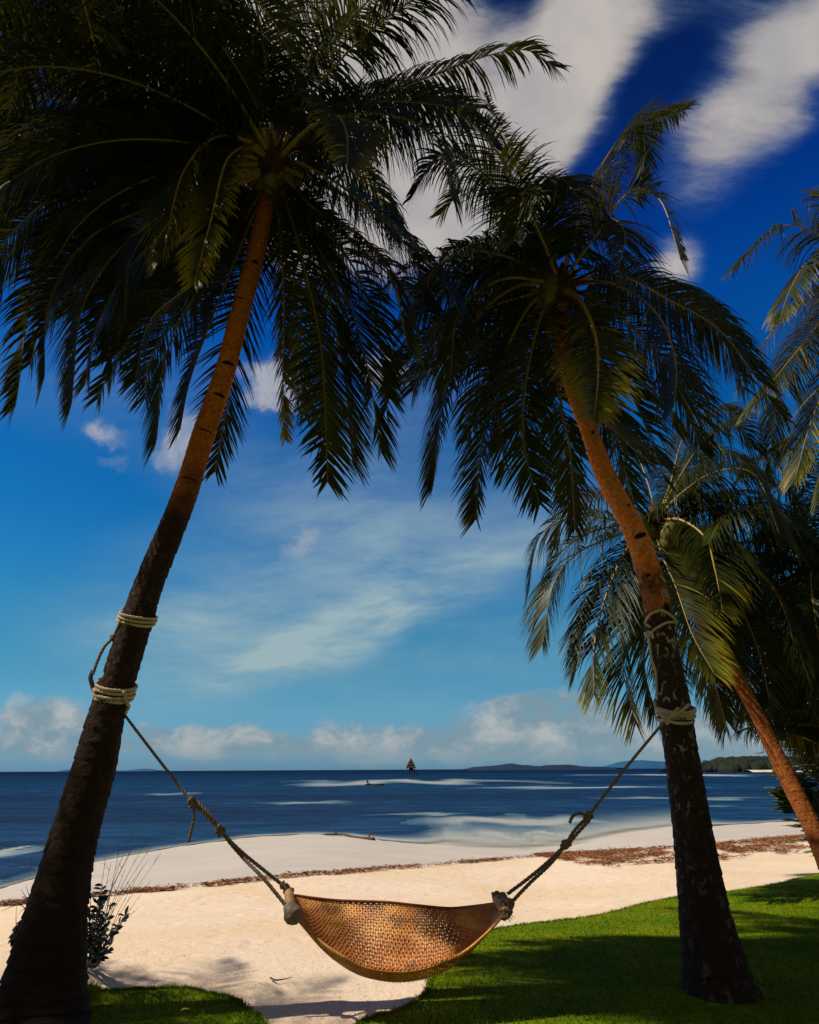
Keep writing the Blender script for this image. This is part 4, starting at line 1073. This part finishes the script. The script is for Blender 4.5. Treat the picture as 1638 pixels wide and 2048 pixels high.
tag(mb.build('driftwood', M['wood']), 'long thin driftwood branch lying at the edge of the water', 'driftwood')

# ------------------------------------------------------------ broadleaf trees at the right edge
def broadleaf(name, label, base, clumps, n, lnr, mat_):
    e = empty(name, base); tag(e, label, 'tree' if 'tree' in name else 'shrub')
    rn = random.Random(len(label)); ml = MB(); ms = MB()
    b = np.array(base)
    for (px, py, Y, r) in clumps:
        c = np.array(at(px, py, Y))
        P_ = crom([b, (b + c) / 2 + (rn.uniform(-.2, .2), 0, .2), c], 14); tube(ms, P_, np.linspace(.04, .012, 14), 6)
        for k in range(n):
            d = np.array((rn.gauss(0, 1), rn.gauss(0, 1), rn.gauss(0, 1))); d /= np.linalg.norm(d)
            q = c + d * r * rn.random() ** .5
            tube(ms, [c, q], [.006, .003], 4, caps=False)
            for j in range(6):
                a = j * 1.05 + rn.random()
                leafblade(ml, q, np.array((math.cos(a), math.sin(a), .35)) + d * .4, rn.uniform(*lnr), rn.uniform(*lnr) * .28, up=(rn.uniform(-.3, .3), rn.uniform(-.3, .3), 1), fold=.15)
    ml.build('foliage', mat_, e); ms.build('branch', M['wood'], e)
q = at(1680, 1730, 10.5)
broadleaf('broadleaf_shrub', 'glossy broadleaf shrub behind the orange trunk at the right edge', (q.x, q.y, ground_z(q.x, q.y)), [(1610, 1560, 10.6, .5), (1640, 1530, 10.8, .5), (1625, 1615, 10.3, .35), (1650, 1650, 10.4, .45), (1598, 1595, 10.2, .22), (1655, 1590, 10.6, .5), (1577, 1607, 9.9, .14)], 34, (.11, .19), M['broad'])
q = at(1640, 1640, 14)
broadleaf('broadleaf_tree', 'leafy green tree seen beyond the palms below the dark crown', (q.x + 1, q.y, ground_z(q.x, q.y)), [(1590, 1470, 13.5, .8), (1560, 1440, 13.8, .5), (1620, 1430, 13.6, .8), (1640, 1490, 13.4, .6), (1600, 1400, 13.6, .7), (1650, 1380, 13.6, .9), (1660, 1440, 13, .9)], 60, (.12, .2), M['broad'])

# ------------------------------------------------------------ far shore, islands
def hill(name, label, cat, prof, Y, depth, mat_, crowns=0, kind=None, crown_r=3, seed=1):
    """prof: (px, py) ridge line; a real mound running back `depth` metres"""
    rn = random.Random(seed); mb = MB()
    P = crom(prof, 90); nx = len(P); ny = 7
    for j in range(ny):
        t = j / (ny - 1); k = math.sin(math.pi * min(1, t * .5 / .45 if t < .45 else 1 - (t - .45) / 1.1)) if 0 else max(0, math.sin(math.pi * t)) ** .6
        for i in range(nx):
            p = at(P[i][0], P[i][1], Y + depth * .45)
            z = SEA - .2 + max(0, p.z - SEA) * k * (1 + .12 * noise.noise(Vector((i * .35, j * 2.0, seed))))
            mb.v.append((p.x * (1 + 0), Y + depth * t, z)); mb.a.append(0)
    for j in range(ny - 1):
        for i in range(nx - 1): mb.f.append((j * nx + i, j * nx + i + 1, (j + 1) * nx + i + 1, (j + 1) * nx + i)); mb.mi.append(0)
    for k in range(crowns):
        i = rn.randrange(nx); p = at(P[i][0] + rn.uniform(-2, 2), P[i][1], Y + depth * .45); r = crown_r * rn.uniform(.6, 1.5)
        c = np.array((p.x, Y + depth * rn.uniform(.0, .5), 0)); fz = rn.random(); c[2] = SEA + (p.z - SEA) * math.sin(math.pi * min(.5, (c[1] - Y) / depth + .08)) ** .6 - r * .5
        rows = [(-1, .2), (-.5, .85), (0, 1), (.5, .8), (.9, .35)]
        s0 = len(mb.v); tube(mb, [c + (0, 0, h * r) for h, _ in rows], [w * r for _, w in rows], 7)
        for vi in range(s0, len(mb.v)):
            v = np.array(mb.v[vi]); mb.v[vi] = tuple(c + (v - c) * (1 + .35 * noise.noise(Vector(tuple(v / crown_r)))))
    o = mb.build(name, mat_); 
    if kind: tag(o, kind=kind)
    else: tag(o, label, cat)
    return o
hill('headland', '', '', [(1385, 1532), (1400, 1528), (1430, 1523), (1450, 1519), (1480, 1518), (1520, 1517), (1560, 1517), (1600, 1514), (1640, 1512), (1720, 1506), (1800, 1500)], 420, 120, M['forest'], 520, 'structure', 2.6, 3)
mb = MB(); a = on_z(1498, 1538, SEA); 
P0 = [at(x_, 1536, 415) for x_ in (1500, 1530, 1570, 1640, 1700)]
vs = []
for p in P0: vs += [(p.x, 412, SEA - .1), (p.x, 417, SEA + 1.0), (p.x, 424, SEA + 1.2)]
fs = []
for i in range(len(P0) - 1):
    for j in range(2): fs.append((i * 3 + j, i * 3 + 3 + j, i * 3 + 4 + j, i * 3 + 1 + j))
mb.add(vs, fs); tag(mb.build('far_beach', M['rock']), kind='structure')
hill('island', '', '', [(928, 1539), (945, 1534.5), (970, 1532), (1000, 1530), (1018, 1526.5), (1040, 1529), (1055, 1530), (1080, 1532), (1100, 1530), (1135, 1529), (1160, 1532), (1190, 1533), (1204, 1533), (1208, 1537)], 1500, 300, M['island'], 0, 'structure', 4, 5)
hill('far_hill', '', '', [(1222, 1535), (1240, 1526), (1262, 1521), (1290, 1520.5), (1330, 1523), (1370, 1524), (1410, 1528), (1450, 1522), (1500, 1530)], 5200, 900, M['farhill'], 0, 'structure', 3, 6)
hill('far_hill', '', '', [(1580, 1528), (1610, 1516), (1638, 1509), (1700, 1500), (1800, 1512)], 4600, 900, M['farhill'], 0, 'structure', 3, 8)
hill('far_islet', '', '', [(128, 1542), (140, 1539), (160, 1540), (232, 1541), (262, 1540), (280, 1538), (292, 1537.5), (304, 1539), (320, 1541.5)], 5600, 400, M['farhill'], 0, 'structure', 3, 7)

# ------------------------------------------------------------ stilt hut on the sea
hp = on_z(822, 1549.5, SEA); Yh = hp.y
HT = empty('stilt_hut', (hp.x, hp.y, SEA)); tag(HT, 'thatched hut with tiered pointed roofs on stilts standing in the far sea', 'hut')
sc = axial(hp) / F     # metres per photo pixel there
def tier(cx, zb, zt, hw, tw):
    mb = MB(); b = [(-1, -1), (1, -1), (1, 1), (-1, 1)]
    lo = [(cx + x * hw, Yh + y_ * hw, zb) for x, y_ in b]; lo2 = [(cx + x * hw * .96, Yh + y_ * hw * .96, zb - .22) for x, y_ in b]; mid = [(cx + x * (hw * .5 + tw * .5) * .92, Yh + y_ * (hw * .5 + tw * .5) * .92, zb + (zt - zb) * .55) for x, y_ in b]; hi = [(cx + x * tw, Yh + y_ * tw, zt) for x, y_ in b]
    V_ = lo2 + lo + mid + hi
    F_ = [(3, 2, 1, 0)]
    for l in range(3):
        for i in range(4): F_.append((l * 4 + i, l * 4 + (i + 1) % 4, l * 4 + 4 + (i + 1) % 4, l * 4 + 4 + i))
    F_.append((12, 13, 14, 15)); mb.add(V_, F_); return mb.build('roof_tier', M['thatch'], HT, smooth=False)
zz = lambda py: at(822, py, Yh).z
tier(hp.x, zz(1535), zz(1528), 10.5 * sc, 5 * sc); tier(hp.x, zz(1530), zz(1523), 8 * sc, 3.5 * sc); tier(hp.x, zz(1524.5), zz(1519), 5.2 * sc, 1.6 * sc); tier(hp.x, zz(1520), zz(1516), 2.2 * sc, .3 * sc)
def box(mb, x0, x1, y0, y1, z0, z1):
    mb.add([(x0, y0, z0), (x1, y0, z0), (x1, y1, z0), (x0, y1, z0), (x0, y0, z1), (x1, y0, z1), (x1, y1, z1), (x0, y1, z1)], [(3, 2, 1, 0), (4, 5, 6, 7), (0, 1, 5, 4), (1, 2, 6, 5), (2, 3, 7, 6), (3, 0, 4, 7)])
mb = MB(); box(mb, hp.x - 8 * sc, hp.x + 8 * sc, Yh - 8 * sc, Yh + 8 * sc, zz(1541.5), zz(1540)); mb.build('deck', M['wood'], HT, smooth=False)
mb = MB(); box(mb, hp.x - 4 * sc, hp.x + 5 * sc, Yh - 4 * sc, Yh + 5 * sc, zz(1540), zz(1534)); mb.build('wall', M['wood'], HT, smooth=False)
for dx in (-7.4, -2.5, 2.5, 7.4):
    for dy in (-7, 0, 7):
        mb = MB(); tube(mb, [(hp.x + dx * sc, Yh + dy * sc, SEA - .5), (hp.x + dx * sc, Yh + dy * sc, zz(1535))], .14, 6); mb.build('stilt', M['wood'], HT)
mb = MB(); tube(mb, [(hp.x + 6 * sc, Yh - 8 * sc, zz(1541)), (hp.x + 13 * sc, Yh - 10 * sc, SEA)], .22, 5); mb.build('stair', M['wood'], HT)
def boat(name, label, cat, px, py, ln, mats, person=False, out=True, h=.45):
    p = on_z(px, py, SEA); e = empty(name, (p.x, p.y, SEA)); tag(e, label, cat)
    mb = MB(); n = 16; vs = []
    for i in range(n):
        t = i / (n - 1) * 2 - 1; w = .13 * ln * (1 - abs(t) ** 2.6) + .01; z = .28 * h * abs(t) ** 3
        x = p.x + t * ln / 2
        vs += [(x, p.y - w, SEA + h + z), (x, p.y - w * .7, SEA + .02 + z * .6), (x, p.y, SEA - .1 + z * .8), (x, p.y + w * .7, SEA + .02 + z * .6), (x, p.y + w, SEA + h + z), (x, p.y, SEA + h * .55 + z)]
    fs = []
    for i in range(n - 1):
        for j in range(6): k = (j + 1) % 6; fs.append((i * 6 + j, i * 6 + k, i * 6 + 6 + k, i * 6 + 6 + j))
    fs += [tuple(range(6)), tuple((n - 1) * 6 + j for j in range(5, -1, -1))]
    mb.add(vs, fs); mb.build('hull', mats, e, smooth=False)
    if out:
        for sgn in (-1, 1):
            mb = MB(); tube(mb, [(p.x - ln * .35, p.y + sgn * .8, SEA + .05), (p.x + ln * .35, p.y + sgn * .8, SEA + .05)], .04, 6); mb.build('outrigger', M['wood'], e)
        for xx in (-.22, .22):
            mb = MB(); tube(mb, crom([(p.x + xx * ln, p.y - .8, SEA + .06), (p.x + xx * ln, p.y, SEA + h + .1), (p.x + xx * ln, p.y + .8, SEA + .06)], 9), .03, 5); mb.build('cross_beam', M['wood'], e)
    return p
bp = boat('outrigger_boat', 'small brown outrigger boat with a figure at its left end before the sandbar', 'boat', 749, 1571, 2.9, M['hull'], h=.20)
# a tiny seated boatman, one continuous skinned body
def person(p, s=1.0):
    J = [(0, 0, 0), (-.02, 0, .28), (-.03, 0, .5), (-.03, 0, .62), (-.02, 0, .74), (.12, -.17, .36), (.30, -.12, .28), (.12, .17, .36), (.30, .12, .28), (.33, -.12, .05), (.36, .12, .02), (.70, -.1, -.02), (.7, .1, -.04)]
    Ed = [(0, 1), (1, 2), (2, 3), (3, 4), (2, 5), (5, 6), (2, 7), (7, 8), (0, 9), (0, 10), (9, 11), (10, 12)]
    rd = [.14, .15, .16, .06, .10, .05, .04, .05, .04, .08, .08, .05, .05]
    me = bpy.data.meshes.new('person'); me.from_pydata([tuple(c_ * s for c_ in q) for q in J], Ed, [])
    o = bpy.data.objects.new('person', me); COL.objects.link(o); o.location = p
    md = o.modifiers.new('skin', 'SKIN')
    for i, r_ in enumerate(rd): me.skin_vertices[0].data[i].radius = (r_ * s, r_ * s)
    me.skin_vertices[0].data[0].use_root = True
    o.modifiers.new('sub', 'SUBSURF').levels = 1; o.modifiers['sub'].render_levels = 1; me.materials.append(M['cloth']); return o
try:
    po = person((bp.x - 1.15, bp.y, SEA + .22), 1.0); tag(po, 'person in dark clothes sitting at the left end of the outrigger boat', 'person')
except Exception as ex: print('person', ex)
boat('white_boat', 'white motorboat moored by the far headland, left one of the pair', 'boat', 1471, 1537.5, 6.5, M['white'], out=False, h=1.0)
boat('white_boat', 'white motorboat moored by the far headland, right one nearer the pale beach strip', 'boat', 1494, 1537.3, 6.5, M['white'], out=False, h=1.0)
boat('white_boat', 'small white boat moored at the left foot of the stilt hut', 'boat', 815, 1542.8, 1.6 * 1, M['white'], out=False, h=.5)

# ------------------------------------------------------------ light and sky
to = Vector((-KX, -KY, 1)).normalized()
sl = bpy.data.lights.new('sun', 'SUN'); sl.energy = 4.9; sl.angle = rad(.53); sl.color = (1.0, .88, .70)
so = bpy.data.objects.new('sun', sl); COL.objects.link(so); so.rotation_euler = to.to_track_quat('Z', 'Y').to_euler(); so.location = (0, 0, 30)
w = bpy.data.worlds.new('World'); S.world = w; w.use_nodes = True
nt = NT(w.node_tree); nt.n.clear()
out = nt.new('ShaderNodeOutputWorld'); bg = nt.new('ShaderNodeBackground'); nt.l.new(bg.outputs[0], out.inputs[0]); bg.inputs[1].default_value = .1
sky = nt.new('ShaderNodeTexSky', sky_type='NISHITA', sun_disc=False); sky.sun_elevation = math.asin(to.z); sky.sun_rotation = math.atan2(to.x, to.y)
sky.altitude = 0; sky.air_density = 1.0; sky.dust_density = .3; sky.ozone_density = 4.0
tc = nt.new('ShaderNodeTexCoord').outputs['Generated']
def dot(v):
    n = nt.new('ShaderNodeVectorMath', operation='DOT_PRODUCT'); nt.set(n.inputs[0], tc); n.inputs[1].default_value = tuple(v); return n.outputs['Value']
fz = nt.math('MAXIMUM', dot(FW), .08)
X = nt.math('DIVIDE', dot(r0), fz); Yv = nt.math('DIVIDE', dot(u0), fz)
vec = nt.new('ShaderNodeCombineXYZ', {0: X, 1: Yv, 2: 0.0}).outputs[0]
def warp(v, scale, amp, off=0.0, detail=4):
    n = nt.new('ShaderNodeTexNoise', {'Scale': scale, 'Detail': detail, 'Roughness': .55}); nt.set(n.inputs['Vector'], nt.mapping(v, loc=(off, off, off)))
    s1 = nt.new('ShaderNodeVectorMath', operation='SUBTRACT'); nt.l.new(n.outputs['Color'], s1.inputs[0]); s1.inputs[1].default_value = (.5, .5, .5)
    s2 = nt.new('ShaderNodeVectorMath', operation='MULTIPLY_ADD'); nt.l.new(s1.outputs[0], s2.inputs[0]); s2.inputs[1].default_value = (amp, amp, 0); nt.set(s2.inputs[2], v)
    return s2.outputs[0]
def blob(v, px, py, rx, ry, ang, st, soft=0.0):
    mp = nt.mapping(v, loc=((px - 819) / F, (1024 - py) / F, 0), rot=(0, 0, rad(ang)), sc=(rx / F, ry / F, 1), typ='TEXTURE')
    ln = nt.new('ShaderNodeVectorMath', operation='LENGTH'); nt.set(ln.inputs[0], mp)
    return nt.ramp(ln.outputs['Value'], 1.0, soft, 0, st)
def acc(v, bl):
    r = None
    for b_ in bl:
        q_ = blob(v, *b_); r = q_ if r is None else nt.math('ADD', r, q_)
    return r
vs_ = warp(warp(vec, 1.6, .16, 3.0, 2), 7.0, .035, 8.0, 5)
# soft high cloud: px, py, rx, ry, angle(ccw), strength
soft = acc(vs_, [(1120, 150, 440, 185, 58, 1.35), (800, 60, 260, 380, 10, 1.25), (900, 400, 300, 230, 40, 1.15), (640, 300, 300, 460, 0, .95), (1500, 190, 460, 170, 50, .74), (1640, 60, 240, 200, 40, .45),
                 (985, 60, 90, 120, 50, .25), (1325, 540, 105, 95, 40, .85), (420, 120, 460, 420, 0, 1.0), (1420, 20, 200, 80, 30, .25), (1290, 30, 200, 120, 60, .35)])
st_n = nt.noise(nt.mapping(vs_, rot=(0, 0, rad(-55)), sc=(2.0, 6.5, 1)), 1, 9, .66)
soft = nt.math('ADD', soft, nt.math('MULTIPLY', nt.math('SUBTRACT', st_n, .5), nt.ramp(soft, 0, .35, 0, 1.5)))
soft_m = nt.ramp(soft, .12, .90)
# thin veil in the lower sky
veil = acc(vs_, [(760, 1225, 560, 90, 20, .70), (640, 1170, 760, 270, 12, .50), (330, 1230, 260, 90, 10, .35), (600, 980, 420, 130, -20, .24), (400, 1330, 300, 90, 10, .35), (1000, 1330, 420, 110, 8, .25), (560, 1280, 190, 45, 30, .40), (250, 760, 420, 170, -10, .12), (800, 860, 300, 140, 30, .16)])
vn = nt.noise(nt.mapping(vs_, rot=(0, 0, rad(-18)), sc=(3.0, 12, 1)), 1, 10, .66)
veil = nt.math('MULTIPLY', veil, nt.ramp(vn, .28, .70, .3, 1.6))
# small puffs
vp = warp(warp(vec, 9, .10, 1.0, 5), 30, .045, 5.0, 5)
vp = warp(vp, 60, .012, 9.0, 4)
puff = acc(vp, [(545, 775, 80, 95, 60, 1.0), (375, 890, 85, 85, 30, .95), (200, 858, 85, 42, -25, .6), (770, 735, 90, 65, 0, .85), (598, 1072, 70, 36, 35, .55), (215, 925, 60, 25, 0, .25), (20, 1405, 60, 30, 0, .6)])
puff_m = nt.math('MULTIPLY', nt.ramp(puff, .05, .75), nt.ramp(nt.noise(vp, 9, 7, .65), .30, .58, .25, 1))
# cumulus bank near the horizon
vc = warp(warp(vec, 5, .06, 2.0, 5), 22, .022, 6.0, 4)
bank = acc(vc, [(80, 1450, 150, 62, 5, 1.1), (180, 1475, 150, 52, 0, .9), (330, 1478, 130, 45, 0, .8), (470, 1480, 150, 48, 0, .8), (640, 1490, 180, 40, 0, .55), (880, 1470, 200, 60, 5, .75), (1050, 1450, 170, 75, 20, .95), (1180, 1440, 210, 70, 0, 1.0), (1330, 1470, 200, 75, 0, .8), (1520, 1450, 220, 80, 0, .8), (980, 1500, 420, 50, 0, .8), (500, 1500, 500, 40, 0, .6), (1350, 1500, 400, 50, 0, .7), (700, 1455, 170, 40, 0, .5), (60, 1500, 260, 40, 0, .7), (1020, 1408, 130, 24, 5, .45)])
bn = nt.noise(nt.mapping(vc, sc=(1, 1.5, 1)), 11, 6, .62)
bank = nt.math('MULTIPLY', bank, nt.ramp(bn, .30, .60, .25, 1.15))
bank_m = nt.ramp(bank, .04, .60, 0, .92)
# base blue: the physical sky, deepened like the photograph's
el = nt.new('ShaderNodeSeparateXYZ', {0: tc}).outputs[2]
cr = nt.new('ShaderNodeValToRGB'); nt.set(cr.inputs[0], el)
E = cr.color_ramp; E.elements[0].position = 0.0; E.elements[0].color = (.21, .44, .86, 1); E.elements[1].position = 1.0; E.elements[1].color = (.022, .07, .25, 1)
for p_, c_ in ((.03, (.24, .49, .85)), (.075, (.27, .55, .75)), (.124, (.16, .53, .68)), (.19, (.14, .56, .72)), (.26, (.08, .54, .80)), (.33, (.047, .49, .82)), (.426, (.024, .45, .84)), (.576, (.006, .35, .93)), (.676, (.006, .18, .70)), (.737, (.018, .12, .42)), (.82, (.022, .075, .27))):
    e = E.elements.new(p_); e.color = (*c_, 1)
SKYGAIN = nt.mix(1.0, nt.mix(1.0, sky.outputs[0], cr.outputs[0], 'MULTIPLY'), (1.15, 1.15, 1.10), 'MULTIPLY')
skyc = SKYGAIN
hi = nt.mix(nt.ramp(nt.noise(vs_, 5, 5, .6), .3, .7), (4.0, 3.9, 3.95), (5.6, 5.1, 4.75))
base = nt.mix(nt.math('MULTIPLY', veil, .95, clamp=True), skyc, (3.2, 4.5, 4.9))
hi = nt.mix(nt.ramp(soft_m, .0, .75), (1.1, 2.2, 4.0), hi)
base = nt.mix(nt.math('MULTIPLY', soft_m, .95), base, hi)
base = nt.mix(nt.math('MULTIPLY', puff_m, .8), base, (4.7, 4.7, 4.8))
bcol = nt.mix(nt.ramp(bn, .42, .66), (2.0, 3.0, 3.6), (4.5, 4.7, 4.7))
bcol = nt.mix(nt.ramp(Yv, (1024 - 1535) / F, (1024 - 1470) / F, 0, 1), (2.0, 3.1, 3.7), bcol)
base = nt.mix(bank_m, base, bcol)
back = nt.ramp(dot(FW), .30, -.10)  # unseen warm grey cloud added behind the camera to neutralise the ambient light
bk = nt.mix(nt.ramp(nt.noise(tc, 2.5, 4), .35, .6), (1.9, 1.55, 1.2), (1.1, 1.0, .9))
base = nt.mix(back, base, bk)
nt.set(bg.inputs[0], base)
S.view_settings.view_transform = 'Standard'; S.view_settings.look = 'None'; S.view_settings.gamma = 1; S.view_settings.exposure = 0
S.cycles.max_bounces = 6; S.cycles.transparent_max_bounces = 8
